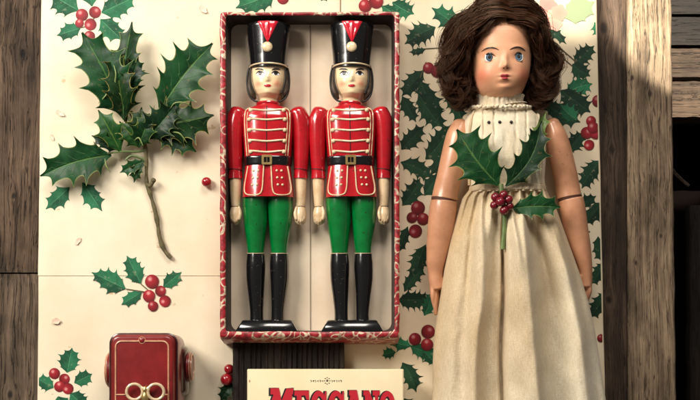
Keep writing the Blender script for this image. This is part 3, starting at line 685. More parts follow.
    # arms
    for sx in (-1, 1):
        X = lambda v: 268 + sx * v
        mb = MB(Z); sweep(mb, sm([(X(29.5), 112.6, Z - 1, 9.0, 9.6), (X(32.4), 121, Z - 1, 9.6, 10.4), (X(33.3), 135, Z - 1, 8.8, 10), (X(33.2), 150, Z - 1, 8.0, 9.2), (X(32.9), 165, Z - 1, 7.2, 8.4), (X(32.7), 172, Z - 1, 6.9, 8), (X(32.6), 178.6, Z - 1, 7.4, 8.2)], 6), 28, r0=6)
        arm = mb.build('arm', m_red, root)
        mb = MB(Z)
        pts = [(X(32.8) + 7.3 * math.cos(a), 169.8 + .9 * math.cos(a), Z - 1 + 8.2 * math.sin(a)) for a in [math.pi * k / 16 for k in range(0, 17)]]; tube(mb, pts, .42, 6)
        mb.build('cuff_line', m_line, arm)
        mb = MB(Z); sweep(mb, sm([(X(32.7), 177, Z - 1, 6.0, 7), (X(32.6), 190, Z - 1, 5.6, 6.6), (X(32.4), 203, Z - 1, 4.9, 6), (X(32.2), 206.6, Z - 1, 4.6, 5.8), (X(32.2), 208, Z - 1, 5.1, 6.2), (X(32.3), 214, Z - 1, 6.2, 7.4), (X(32.2), 220, Z - 1, 5.8, 7)], 6), 24, r1=5)
        sweep(mb, sm([(X(28.6), 208.5, Z + 3.6, 1.6, 2), (X(27.6), 214, Z + 4.6, 2.0, 2.4), (X(28.4), 219, Z + 5, 1.8, 2.2)], 5), 12, r0=2, r1=2)
        for k_, (fx, fy) in enumerate(((30.6, 224.2), (32.6, 225), (34.6, 224), (36.0, 222))):
            sweep(mb, sm([(X(fx - .2), fy - 8.5, Z + 3.4 - k_ * .5, 1.25, 2.4), (X(fx), fy - 3, Z + 3.8 - k_ * .5, 1.35, 2.6), (X(fx), fy - .8, Z + 1.5 - k_ * .4, 1.2, 2.4)], 5), 10, r0=1, r1=1.2)
        hand = mb.build('hand', m_hand, arm)
        mb = MB(Z); tube(mb, [(X(32.2) + 4.8 * math.cos(a), 206.8, Z - 1 + 5.9 * math.sin(a)) for a in [math.pi * k / 12 for k in range(0, 13)]], .35, 6); mb.build('wrist_line', m_joint, hand)
    # neck + head
    mb = MB(Z + 2); head = Body([(66, 268.4, 17.0, 15, Z + 1, 2.1), (72, 268.4, 17.6, 16, Z + 1, 2.1), (80, 268.4, 17.2, 16.6, Z + 1, 2.1), (86, 268.4, 16, 16.2, Z + 1, 2.1), (91, 268.4, 14.2, 15, Z + 1.4, 2.1), (95, 268.4, 11.6, 13.4, Z + 1.6, 2.1), (97.4, 268.4, 9.2, 11, Z + 1.2, 2.1), (99, 268.4, 8.6, 9, Z, 2), (104.5, 268.2, 9.4, 9.4, Z - 1, 2)])
    nose = lambda x, y: 2.6 * math.exp(-((x - 268.6) / 1.9) ** 2) * (sstep(72, 82, y) * sstep(85.4, 82.6, y)) + .8 * math.exp(-((x - 268.6) / 2.6) ** 2 - ((y - 88.6) / 1.7) ** 2) + 1.0 * math.exp(-((x - 268.4) / 3.5) ** 2 - ((y - 94) / 2.4) ** 2) - .9 * sum(math.exp(-((x - ex) / 3.6) ** 2 - ((y - 75.8) / 2.4) ** 2) for ex in (260.8, 276.4)) + .5 * sum(math.exp(-((x - ex) / 3.6) ** 2 - ((y - 85) / 3) ** 2) for ex in (260, 277))
    head.mesh(mb, 60, 72, disp=nose)
    for i, (x, y, z) in enumerate(mb.v):
        bl = sum(math.exp(-((x - ex) / 3.4) ** 2 - ((y - 86) / 3.4) ** 2) for ex in (259, 278)); mb.c[i] = (1, 1 - .42 * bl, 1 - .45 * bl)
    hd = mb.build('head', m_skin, root, sharp=70); fz = lambda off: (lambda x, y: head.z(x, y) + nose(x, y) + off)
    for ex, sg in ((260.8, -1), (276.4, 1)):
        mb = MB(Z + 2); disc(mb, ex, 76, 3.9, 2.1, fz(.25), 3, 18, outline=lambda a: 1); eye = mb.build('eye', m_eyew, hd, up=True)
        mb = MB(Z + 2); disc(mb, ex + .2, 75.9, 1.9, 1.9, fz(.42), 2, 14); mb.build('iris', m_ink, eye, up=True)
        mb = MB(Z + 2); tube(mb, [(ex + u * 3.9, 76 - 2.4 * (1 - u * u) + .3, fz(.35)(ex + u * 3.9, 75)) for u in [k / 6 for k in range(-6, 7)]], lambda t: .32 + .35 * math.sin(math.pi * t), 6); mb.build('eyelid', m_ink, eye)
        mb = MB(Z + 2); tube(mb, [(ex + u * 4.2 + sg * .4, 71.6 + (.9 * u * u) - sg * u * .5, fz(.3)(ex + u * 4.2, 71.6)) for u in [k / 6 for k in range(-6, 7)]], lambda t: .25 + .5 * math.sin(math.pi * t), 6); mb.build('eyebrow', m_ink, hd)
    mb = MB(Z + 2); disc(mb, 268.5, 88.4, 3.5, 1.4, fz(.35), 3, 20, outline=lambda a: 1 - .22 * max(0, math.cos(2 * (a + math.pi / 2)) - .6) * (math.sin(a) < 0)); mb.build('mouth', m_lip, hd, up=True)
    for sx in (-1, 1):   # side curls and strap
        mb = MB(Z + 2); X = lambda v: 268.4 + sx * v
        sweep(mb, sm([(X(18.4), 72, Z, 1.5, 6), (X(19.0), 80, Z, 1.9, 6), (X(18.4), 88, Z + 1, 3.0, 7), (X(16.2), 94, Z + 1, 3.6, 7), (X(14.0), 98, Z, 2.0, 5)], 6), 20, r0=3, r1=1.5); hr = mb.build('side_curl', m_curl, hd)
        mb = MB(Z + 2); tube(mb, sm([(X(18.6), 66, Z + 4), (X(20.8), 76, Z + 5), (X(20.9), 87, Z + 5), (X(18.8), 96, Z + 5), (X(14.4), 101, Z + 5), (X(10.6), 102.4, Z + 6)], 6), .95, 8)
        tube(mb, sm([(X(17.2), 68, Z + 9), (X(17.2), 80, Z + 10), (X(15.8), 88, Z + 10), (X(13), 94.5, Z + 9.4)], 6), .8, 8); mb.build('chin_strap', m_strap, hd)
    mb = MB(Z); tube(mb, [(268 + 10.6 * math.cos(a), 104.4 - .8 * math.sin(a), Z - .5 + 10.6 * math.sin(a)) for a in [math.pi * k / 18 for k in range(-1, 20)]], 1.5, 8); mb.build('collar', m_red, coat)
    # hat
    hat = Body([(23.4, 268.6, 19.6, 17, Z + 2, 2), (24.4, 268.6, 21.2, 18.6, Z + 2, 2), (26.5, 268.6, 22, 19.4, Z + 2, 2), (40, 268.6, 21.0, 18.8, Z + 2, 2), (56, 268.5, 19.4, 18.2, Z + 2, 2), (68.4, 268.4, 18.6, 18, Z + 2, 2)])
    mb = MB(Z + 6); hat.mesh(mb, 40, 56); ht = mb.build('hat', m_black, hd, sharp=50)
    mb = MB(Z + 6); rows = []
    for i in range(13):
        t = i / 12; y = lerp(24.4, 46, t); hw = lerp(10.2, .3, t); rows.append([mb.vert(268.6 + u * hw, y, hat.z(268.6 + u * hw, y) + .7 + .5 * math.cos(u * 9)) for u in [k / 5 for k in range(-5, 6)]])
    mb.grid(rows); mb.build('red_plume', m_redb, ht, up=True)
    mb = MB(Z + 6); ball(mb, 268.2, 50, 40.5, 5.3, 5.2, 2.6, 20, 12); mb.build('pompom', m_cream, ht)
    mb = MB(Z + 6); tube(mb, [(268.5 + 19.4 * math.cos(a), 67.8 - 1.8 * math.sin(a), Z + 2 + 18.8 * math.sin(a)) for a in [math.pi * k / 30 for k in range(-2, 33)]], .85, 8); mb.build('hat_band', m_cream, ht)
    return root
s1 = soldier()
def copy_tree(o, parent=None):
    c = o.copy(); sc.collection.objects.link(c)
    if parent is not None: c.parent = parent
    for ch in o.children: copy_tree(ch, c)
    return c
s2 = copy_tree(s1)
tag(s2, 'right painted soldier in the box, standing nearer the doll')
xa, ya = P(268, 180, 20); xb, yb = P(351, 180, 20)
s2.location = s1.location + Vector(((xb - xa) * S, 0, 0)); s2.rotation_euler = (0, 0, math.radians(.3))
for ch in s2.children:
    if ch.name.startswith('head'): ch.rotation_euler = (0, 0, -.012)
tag(s1, 'left painted soldier in the box, standing nearer the holly sprig')

# ------------------------------------------------------------------ real holly sprig
hs = thing('holly_sprig', 'real holly sprig with glossy spiny leaves and bare brown stem on cream paper', 'holly', 150, 160, 0)
mb = MB(6)
tube(mb, sm([(131, 112, 9), (138, 128, 9), (145, 145, 8), (146.5, 162, 7), (146.6, 182, 5), (150, 194, 4), (154, 208, 3.4), (157, 222, 3.2), (159, 236, 3), (163.5, 249, 3), (170.5, 258, 3)], 6), lambda t: 1.8 + .3 * math.sin(t * 31) + .25 * math.sin(t * 67) + .5 * t, 10)
tube(mb, sm([(147, 184, 5), (150, 186, 6), (153.6, 181, 7.5)], 5), 2.0, 8); ball(mb, 153.6, 180.6, 7.5, 2.6)
mb.build('stem', m_bark, hs)
mb = MB(8)
for a in (((146, 150, 8), (136, 152, 10), (124, 152, 12), (108, 154, 12)), ((139, 130, 9), (128, 118, 12), (119, 104, 14)), ((140, 132, 9), (150, 124, 12), (160, 109, 12)), ((146, 150, 8), (140, 138, 9), (141, 120, 10)), ((146, 160, 7), (133, 156, 10), (126, 160, 10)), ((134, 118, 9), (126, 130, 12), (122, 146, 12))):
    mb = MB(8); tube(mb, sm([tuple(p) for p in a], 6), lambda t: 1.5 - .5 * t, 8); mb.build('leaf_stalk', m_twiggreen, hs)
LV = [  # base, tip, W, n, z0, lift, arch, fold, curl, material, bend
    ((112, 154), (40.5, 176), 42, 4, 9, 3, 5, .25, 6, 0, .04),
    ((121, 153), (99, 111), 27, 3, 12, 5, 4, .5, 5, 0, .02),
    ((122, 116), (83, 34), 52, 4, 10, 7, 9, .35, 7, 0, .04),
    ((124, 122), (133, 24), 34, 5, 15, 4, 7, -.5, 6, 1, -.03),
    ((126, 124), (116, 52), 30, 4, 10, 8, 9, .7, 6, 1, .0),
    ((158, 112), (213, 45), 50, 5, 10, 9, 7, .30, 6, 0, -.02),
    ((143, 124), (214, 116), 46, 5, 13, 7, 7, -.35, 7, 1, .05),
    ((146, 140), (176, 106), 36, 4, 15, 5, 5, .4, 6, 1, .04),
    ((150, 124), (196, 152), 34, 4, 9, 3, 4, .3, 6, 1, -.04),
    ((138, 142), (142, 108), 26, 3, 12, 5, 4, .5, 5, 1, .04),
    ((144, 160), (119, 172), 16, 3, 8, 0, 3, .4, 3, 0, .0),
    ((141, 158), (133, 182), 14, 3, 8, 0, 2, .4, 3, 1, .0),
    ((118, 150), (92, 136), 18, 3, 12, 3, 3, .5, 5, 1, .03),
    ((138, 148), (150, 114), 26, 3, 14, 3, 4, .5, 6, 1, .03), ((140, 148), (120, 122), 22, 3, 13, 3, 4, .5, 6, 0, .03), ((128, 96), (139, 58), 26, 4, 16, 3, 5, .5, 6, 1, .03)]
for i, (b_, t_, W, n, z0, li, ar, fo, cu, mi, be) in enumerate(LV):
    mb = MB(14); mb.col = [(1, 1, 1), (1.5, 1.25, .9), (.8, .9, .9), (1.25, 1.35, 1.0), (1.7, 1.2, .8)][i % 5]; leaf(mb, b_, t_, W * 1.2, n, 300 + i, z0, li, ar, fo, cu, be); mb.build('leaf', (m_leaf, m_leafd)[mi], hs, up=True, sharp=80)
m_ledge = mat('pale_leaf_edge', (.20, .26, .08), .5)
# curled pale edges of turned leaves
mb = MB(20)
for a in (((113, 62, 24), (117, 74, 27), (116, 86, 24), (121, 96, 22)), ((112, 86, 22), (106, 96, 22), (98, 103, 18)), ((171, 109, 24), (176, 104, 26), (186, 104, 26), (192, 108, 22)), ((170, 132, 20), (180, 134, 23), (187, 143, 20)), ((134, 140, 18), (139, 138, 20), (143, 146, 20)), ((104, 158, 16), (106, 166, 17), (110, 172, 15))):
    mb = MB(20); tube(mb, sm([tuple(p) for p in a], 6), lambda t: .15 + .6 * math.sin(math.pi * t), 8); mb.build('curled_edge', m_ledge, hs)
#('pale_leaf_edge', (.26, .31, .10), .45, coat=.2), hs)

# loose berries
def berry(name, x, y, r, label, group=None, top=True, parent=None, z=None):
    mb = MB(r if z is None else z); ball(mb, x, y, r if z is None else z, r, r, r * .97, 24, 16)
    mb2 = mb
    return mb2
mb = berry('', 206.5, 182, 5, ''); o = mb.build('berry', m_berry, loc=(*[q * S for q in P(206.5, 182, 5)], 0)); tag(o, 'single loose red holly berry on cream paper left of the box', 'berry')
mb = MB(5); ball(mb, 208.5, 184.4, 8.6, .8, .8, .5, 8, 6); mb.build('calyx', m_ink, o) if False else None
sprg = thing('berry_sprig', 'two dark red berries on a leaf tucked against the black block', 'berries', 227, 378, 0)
for x, y, r in ((229, 369, 5), (226.5, 379.5, 6.2)):
    mb = MB(r); ball(mb, x, y, r, r, r, r, 22, 14); mb.build('berry', m_berry, sprg)
mb = MB(4); leaf(mb, (232, 382), (220, 402), 18, 3, 410, 1.5, 1, 3, .3, 3); mb.build('leaf', m_leafd, sprg, up=True)

# ------------------------------------------------------------------ black ribbed block and toy box lid with the big title
mb = MB(14); rows = []
prof = []
x = 233.2
while x < 342:
    w_ = 4.2 + 4.5 * abs(noise.noise(Vector((x * .37, 2, 1)))); h_ = 13.6 + noise.noise(Vector((x, 5, 1))); prof += [(x, 12.4), (x + .8, h_), (x + w_ - .7, h_ + .2), (x + w_, 12.4)]; x += w_ + .5
for y in (332, 350, 372, 400, 470):
    r0_ = [mb.vert(232.6, y, .1), mb.vert(232.6, y, 12)] + [mb.vert(px, y, pz + .5 * noise.noise(Vector((px * .3, y * .05, 2)))) for px, pz in prof] + [mb.vert(342.4, y, 12), mb.vert(342.4, y, .1)]
    rows.append(r0_)
mb.grid(rows, True); mb.face(*rows[0]); mb.face(*reversed(rows[-1]))
tag(mb.build('ribbed_block', m_block, loc=(*[q * S for q in P(288, 400, 0)], 0)), 'black ribbed wooden block lying under the cream title box', 'block')

tb = thing('title_box', 'cream card box with arched red lettering at the bottom edge', 'box', 325, 430, 14.5)
ZT = 36
mb = MB(ZT); rows = []
for z, ins, r in ((15, .6, 1), (33.5, 0, 1.2), (35.4, .2, 1.2), (ZT, 1.0, 1.2)): rows.append([mb.vert(x + (ins * .0), y, z) for x, y in rrect(247 + ins, 369 + ins, 403.8 - ins, 486 - ins, r, 4)])
mb.grid(rows, True); mb.face(*rows[-1]); mb.face(*reversed(rows[0])); lid = mb.build('lid', m_coverp, tb, sharp=50)
def curve_mesh(name, splines, offset, z, ext, m, parent, k=0):
    """splines in pixels; filled 2-D outline built with Blender's own curve fill"""
    cu = bpy.data.curves.new(name, 'CURVE'); cu.dimensions = '2D'; cu.fill_mode = 'BOTH'; cu.extrude = ext * S; cu.offset = offset * S
    w0 = Vector(parent['_w'])
    for spn in splines:
        s_ = cu.splines.new('POLY'); s_.points.add(len(spn) - 1); s_.use_cyclic_u = True
        for i, (x, y) in enumerate(spn):
            X, Y = P(x, y, z); s_.points[i].co = (X * S - w0.x, Y * S - w0.y, 0, 1)
    t = bpy.data.objects.new('tmp', cu); sc.collection.objects.link(t); dg = bpy.context.evaluated_depsgraph_get()
    me = bpy.data.meshes.new_from_object(t.evaluated_get(dg)); bpy.data.objects.remove(t); me.name = name
    for v in me.vertices: v.co.z += z * S - w0.z
    me.materials.clear(); me.materials.append(m); o = bpy.data.objects.new(name, me); sc.collection.objects.link(o); o.parent = parent; o['_w'] = list(w0); return o
def ring(cx, cy, rx, ry, a0=0, a1=360, n=28): return [(cx + rx * math.cos(math.radians(lerp(a0, a1, i / n))), cy + ry * math.sin(math.radians(lerp(a0, a1, i / n)))) for i in range(n + (0 if abs(a1 - a0) == 360 else 1))]
T0, T1 = 389.5, 419
def G(x0, x1, pts): return [(lerp(x0, x1, u), lerp(T0, T1, v)) for u, v in pts]
letters = []
letters.append(('letter_m', [[(lerp(271, 293, u) - 6 * max(0, v - .35), lerp(388.2, T1, v)) for u, v in [(-.02, 0), (.36, 0), (.50, .42), (.70, .02), (1.02, .0), (1.0, .2), (.96, .2), (1.02, .8), (1.1, .8), (1.1, 1), (.72, 1), (.72, .8), (.78, .8), (.75, .38), (.58, .85), (.42, .85), (.28, .4), (.18, .8), (.28, .8), (.28, 1), (-.14, 1), (-.14, .8), (-.04, .8), (.12, .2), (-.02, .2)]]]))
letters.append(('letter_e', [G(294.5, 309, [(0, .04), (.98, .04), (1, .34), (.84, .34), (.74, .2), (.48, .2), (.48, .42), (.66, .42), (.66, .62), (.48, .62), (.48, .82), (.76, .82), (.88, .66), (1.02, .66), (1, 1), (0, 1), (0, .83), (.16, .83), (.16, .21), (0, .21)])]))
def cshape(x0, x1):
    cx, cy = (x0 + x1) / 2, (T0 + T1) / 2 + .6; rx, ry = (x1 - x0) / 2, (T1 - T0) / 2 - .6
    out = ring(cx, cy, rx, ry, -42, -318, 26); inn = ring(cx + .6, cy, rx * .42, ry * .62, -310, -50, 22)
    return out + [(cx + rx * .8, cy + ry * .38)] + inn + [(cx + rx * .62, cy - ry * .25), (cx + rx * .98, cy - ry * .25), (cx + rx * .98, cy - ry * .95), (cx + rx * .82, cy - ry * .95)]
letters.append(('letter_c', [cshape(311, 326.5)])); letters.append(('letter_c', [cshape(328.5, 344)]))
letters.append(('letter_a', [G(345, 362.5, [(.34, .03), (.68, .03), (.92, .82), (1.04, .82), (1.04, 1), (.58, 1), (.58, .84), (.66, .82), (.63, .7), (.38, .7), (.35, .82), (.44, .84), (.44, 1), (-.02, 1), (-.02, .82), (.1, .82), (.32, .2), (.24, .2), (.24, .03)]), G(345, 362.5, [(.5, .3), (.42, .54), (.6, .54)])]))
letters.append(('letter_n', [G(363.5, 379, [(0, .04), (.36, .04), (.74, .56), (.74, .2), (.6, .2), (.6, .04), (1.04, .04), (1.04, .2), (.94, .2), (.94, 1), (.72, 1), (.28, .42), (.28, .82), (.42, .82), (.42, 1), (0, 1), (0, .82), (.1, .82), (.1, .2), (0, .2)])]))
cx, cy = 387.4, (T0 + T1) / 2 + .8
letters.append(('letter_o', [ring(cx, cy, 7.6, 14.0), ring(cx, cy, 3.1, 8.6)]))
for nm, sp_ in letters:
    # thick dark outline with a drop to the left, the red face on top
    dk = [[(x - .9, y + .5) for x, y in s_] for s_ in sp_]
    o = curve_mesh(nm, sp_, 0.05, ZT + .55, .12, m_inkred, lid)
    curve_mesh('outline', dk, .95, ZT + .2, .1, m_inkblk, o)
mb = MB(ZT)
zc = lambda x, y: ZT + .12
disc(mb, 327.2, 380.6, 1.2, 1.2, zc, 2, 10)
for k in range(8):
    a = k * math.pi / 4; disc(mb, 327.2 + 2.7 * math.cos(a), 380.8 + 3.2 * math.sin(a), .75, .55, zc, 1, 8)
for k, s_ in enumerate((311, 313.4, 315.4, 317.8, 320.2, 322.4, 332, 334.2, 336.6, 338.8, 341)):
    disc(mb, s_, 380.4 + .3 * (k % 2), .95, .28 + .25 * (k % 3 == 1), zc, 1, 8, rot=.4 * (-1) ** k)
    disc(mb, s_ + .3, 381.4 - .3 * (k % 2), .32, .95, zc, 1, 8, rot=.3 * (-1) ** k)
mb.build('printed_ornament', m_inksep, lid, up=True)
mb = MB(ZT); disc(mb, 249.6, 381, .7, 1.4, zc, 1, 8); mb.build('stain', m_trim, lid, up=True)

# ------------------------------------------------------------------ red tin toy with winding key
tt = thing('wind_up_toy', 'dark red tin wind-up toy with cream trim lines and butterfly key', 'toy', 143, 400, 0)
ZC = 66
mb = MB(ZC); rows = []
for z, x0, x1, y0, r in ((9, 113, 172, 339, 9), (14, 109.8, 177.4, 335, 10), (40, 109.2, 177.6, 334.0, 10), (56, 109.4, 176.2, 334, 9), (61, 110.2, 174.4, 334.4, 8.5), (ZC - 1.4, 111.0, 173.4, 335.4, 8), (ZC - .3, 112.4, 172, 336.6, 7), (ZC, 113.6, 170.8, 337.8, 6.5)):
    rows.append([mb.vert(x, y, z) for x, y in rrect(x0, y0, x1, 470 - (y0 - 334), r, 6)])
mb.grid(rows, True); mb.face(*rows[-1]); mb.face(*reversed(rows[0])); body = mb.build('body', m_tin, tt, sharp=40)
def trimloop(x0, y0, x1, y1, r, z, rad, m, nm):
    mb = MB(ZC); pts = rrect(x0, y0, x1, y1, r, 8); tube(mb, [(x, y, z) for x, y in pts + pts[:1]], rad, 8, cap=False); mb.build(nm, m, body)
trimloop(115.6, 341.2, 168.4, 462, 6, ZC, .85, m_trim, 'trim_line')
trimloop(111.4, 335.8, 173, 468, 8.5, ZC - 2, .55, m_trim, 'edge_highlight_bead')  # pale colour stands for the highlight along the tin's outer edge
for (a, b) in ((115.6, 125), (163, 168.4)):
    mb = MB(ZC); tube(mb, [(a, 394.6, ZC), (b, 394.6, ZC)], .7, 8); mb.build('cross_line', m_trim, body)
mb = MB(ZC); ball(mb, 142, 340.2, ZC - .2, 3.2, 3.2, 1.6, 18, 10); mb.build('rivet', m_tin, body)
mb = MB(ZC); tube(mb, [(142 + 3.3 * math.cos(a), 340.2 + 3.3 * math.sin(a), ZC + .1) for a in [2 * math.pi * k / 20 for k in range(21)]], .35, 6, cap=False); mb.build('rivet_ring', m_trim, body)
mb = MB(ZC - 2); pts = rrect(109.6, 334.2, 176, 468, 9.5, 8); tube(mb, [(x, y, ZC - 7) for x, y in pts + pts[:1]], 1.3, 8, cap=False); mb.build('folded_seam', m_tind, body)
for x_ in (113, 171):
    mb = MB(ZC); ball(mb, x_, 372, ZC - 3.0, 1.2, 1.2, .8, 10, 6); mb.build('tab', m_trim, body)
mb = MB(30); rows = []
for z, i in ((12, 0), (26, 0), (36, 3), (40, 7)): rows.append([mb.vert(x, y, z) for x, y in rrect(170, 346 + i, 187 - i, 396 - i, 5, 5)])
mb.grid(rows, True); mb.face(*rows[-1]); mb.face(*reversed(rows[0])); mb.build('mudguard', m_tind, body, sharp=50)
# chassis + wheels
mb = MB(30); rows = []
for z, i in ((6, 2), (9, 0), (30, 0), (34, 2)): rows.append([mb.vert(x, y, z) for x, y in rrect(112 + i, 341 + i, 182 - i, 474, 8, 5)])
mb.grid(rows, True); mb.face(*rows[-1]); mb.face(*reversed(rows[0])); mb.build('chassis', m_tind, tt, sharp=40)
for sx, zr, yc in ((-1, 42, 370.5), (1, 30, 367.5), (-1, 42, 442), (1, 30, 440)):
    mb = MB(zr); cxw = 105.8 if sx < 0 else 188.2; R = 17.5 if sx < 0 else 15; rows = []
    R_ = R
    for off, rr in ((-3.2, .3), (-3.2, .8), (-2.4, 1), (2.0, 1), (2.6, .93), (2.4, .75), (3.4, .7), (3.6, .3)):
        rows.append([mb.vert(cxw + sx * off * .85, yc + R_ * rr * math.cos(2 * math.pi * k / 36), 18.5 + (R_ * rr) * math.sin(2 * math.pi * k / 36)) for k in range(36)])
    mb.grid(rows, True); mb.face(*rows[0]); mb.face(*reversed(rows[-1])); wh = mb.build('wheel', m_tin, tt, sharp=40)
    mb = MB(zr); tube(mb, [(cxw + sx * 2.6, yc + R_ * .86 * math.cos(a), 18.5 + R_ * .86 * math.sin(a)) for a in [2 * math.pi * k / 36 for k in range(37)]], .7, 6, cap=False)
    tube(mb, [(cxw + sx * 1.0, yc + R_ * .99 * math.cos(a), 18.5 + R_ * .99 * math.sin(a)) for a in [2 * math.pi * k / 36 for k in range(37)]], .6, 6, cap=False); mb.build('wheel_ring', m_trim, wh)
    mb = MB(zr); tube(mb, [(cxw - sx * 10, yc, 18.5), (cxw, yc, 18.5)], 2.2, 8); mb.build('axle', m_tind, wh)
# key
ky = thing('winding_key', '', None, 145, 396, ZC) if False else None
mb = MB(ZC + 6)
for sx in (-1, 1):
    cx = 145.2 + sx * 10.7
    tube(mb, [(cx + 8.0 * math.cos(a), 391.8 + 7.8 * math.sin(a), ZC + 6) for a in [2 * math.pi * k / 36 for k in range(37)]], 1.6, 10, cap=False)
tube(mb, sm([(138.6, 385.2, ZC + 6), (142, 387.6, ZC + 6.2), (145.2, 389.6, ZC + 6.4), (148.4, 387.6, ZC + 6.2), (151.8, 385.2, ZC + 6)], 5), 1.3, 8)
key = mb.build('winding_key', m_goldp, tt)
mb = MB(ZC + 6); sweep(mb, sm([(145, 387.5, ZC + 6, 2.2, 2.2), (145, 390, ZC + 6, 2.8, 2.8), (145, 392, ZC + 6, 2.0, 2.2), (145, 396, ZC + 6, 3.4, 3.2), (145, 400, ZC + 5, 4.2, 4), (145, 406, ZC + 4, 3.4, 3.6)], 5), 16, r0=1.4, r1=1.5)
tube(mb, [(145, 397, ZC - .5), (145, 397, ZC + 5)], 2.4, 10); mb.build('key_hub', m_gold, key)

# ------------------------------------------------------------------ doll
dl = thing('doll', 'jointed doll with curly brown hair wearing a cream pleated linen dress', 'doll', 505, 250, 0)
# torso / bodice
bod = Body([(104, 503, 24, 20, 34, 2.2), (110, 503, 30, 23, 32, 2.3), (116, 503.5, 37, 26, 30, 2.5), (124, 504.5, 40, 28, 29, 2.6), (140, 506, 41, 29, 28, 2.6), (160, 507.5, 39.5, 28, 27, 2.6), (178, 509, 37, 26, 26, 2.5), (192, 509.5, 38, 26, 26, 2.5)])
def pleat(x, y):
    v = (x - 498) / 10.6; p = abs((v % 1) - .5) * 2
    c = sstep(38, 20, abs(x - 504)) * sstep(186, 150, y)
    g = sstep(160, 190, y)
    return 1.9 * c * (sstep(.0, .22, p) - 1) + .5 * noise.noise(Vector((x * .11, y * .035, 1))) + g * 1.5 * math.sin(x * .75 + 2 * noise.noise(Vector((x * .05, y * .05, 4))))
mb = MB(40); bod.mesh(mb, 80, 200, disp=pleat); bodice = mb.build('bodice', m_cotton, dl, sharp=80)
# armhole bindings
for sx in (-1, 1):
    mb = MB(40); cx = 505 + sx * 37
    tube(mb, [(505 + sx * x, y, bod.z(505 + sx * x, y) + .3) for x, y in sm([(27.5, 108), (33, 116), (35.5, 130), (35.6, 150), (35, 170), (34.6, 184)], 6)], 1.5, 8); mb.build('armhole_band', m_linen, bodice)
# waistband
mb = MB(40); wb = Body([(184.5, 509, 38, 27, 26, 2.5), (185.5, 509, 38.6, 28, 26, 2.5), (190, 509, 38.8, 28.2, 26, 2.5), (191, 509, 38.2, 27.4, 26, 2.5)]); wb.mesh(mb, 8, 120, disp=lambda x, y: .6 * math.sin(x * .9)); mb.build('waistband', m_linen, bodice, sharp=70)
for x in (487, 497.6, 509):
    mb = MB(40); ball(mb, x, 125, bod.z(x, 125) + .6, 1.6, 1.6, .9, 12, 8); mb.build('button', m_btn, bodice)
# collar: gathered band with frilled top and lower lace
mb = MB(50)
def ruff(an, y, x): return .045 * math.sin(an * 19 + 2 * math.sin(an * 5)) * sstep(106, 95, y) + .012 * math.sin(an * 33)
sweep(mb, sm([(502, 93.4, 38, 23.5, 21), (502, 96, 38, 22.6, 20.5), (502, 99, 37, 22.4, 20.5), (502, 103, 36, 24, 21.6), (502.5, 106, 35, 27, 23)], 5), 200, disp=ruff)
collar = mb.build('collar', m_cotton, bodice, sharp=80)
mb = MB(50); pts = []
for k in range(121):
    a = math.pi * k / 120; x = 502.4 - 29.5 * math.cos(a); y = 105.6 + 2.6 * math.sin(a) + .7 * math.sin(a * 31); pts.append((x, y, 35 + 25 * math.sin(a) ** .7 + .8 * math.cos(a * 42)))
tube(mb, pts, 1.5, 8); mb.build('lace_frill', m_cotton, collar)
# skirt
EDGE = [(184, 473, 546), (190, 469, 548.5), (197, 463.5, 552), (210, 459.5, 559), (240, 451, 570), (270, 444.5, 581), (300, 440, 590.5), (330, 436.5, 597.5), (365, 434, 603), (400, 432.5, 608.5), (440, 430, 615), (480, 428, 620)]
def skz(u, y):
    """u 0..1 across; height of the cloth"""
    x = u * 2 - 1; q = sstep(186, 250, y); H = lerp(26, 24, q)
    z = 22 + H * (max(1 - abs(x) ** 2.8, 0)) ** .42
    f = 0.
    def crease(c, w, d): return -d * math.exp(-((u - c) / w) ** 2)
    c1 = lerp(.43, .392, sstep(200, 400, y)); f += crease(c1, .014, 17 * sstep(196, 260, y)) + crease(c1 - .022, .030, 3.5 * q)
    # ridges that fall steeply to the right
    def ridge(c, h, l, r): return h * (math.exp(-((u - c) / l) ** 2) if u < c else math.exp(-((u - c) / r) ** 2))
    f += ridge(.56, 25 * q, .14, .075) + ridge(.24 + .03 * math.sin(y * .01), 17 * q, .10, .06) + ridge(.86, 11 * q, .07, .05) + ridge(.09, 6 * q, .05, .045)
    f += crease(.73, .055, 9 * q) + crease(.17, .03, 4.5 * q)
    g = sstep(300, 190, y)
    f += g * (2.6 * math.sin(u * 64 + 2.2 * noise.noise(Vector((u * 6, y * .012, 0)))) + 1.3 * math.sin(u * 41 + 1))
    f += 4.5 * noise.noise(Vector((u * 8, y * .014, 3))) * q + 2.2 * noise.noise(Vector((u * 13, y * .035, 12))) * q + .5 * noise.noise(Vector((u * 30, y * .05, 8)))
    ed = sstep(0, .06, u) * sstep(1, .94, u)
    return z + f * ed
mb = MB(36); rows = []; NX, NY = 190, 110
for j in range(NY + 1):
    y = lerp(184, 480, j / NY); a, b = itp(EDGE, y)
    row = [mb.vert(b - 2, y, 1.2), mb.vert(a + 2, y, 1.2)]
    a += .8 * math.sin(y * .05); 
    for k in range(NX + 1):
        u = k / NX; row.append(mb.vert(lerp(a, b, u), y + 0, skz(u, y)))
    rows.append(row)
mb.grid(rows, True); mb.face(*rows[0]); mb.face(*reversed(rows[-1])); mb.build('skirt', m_linen, dl, sharp=80)
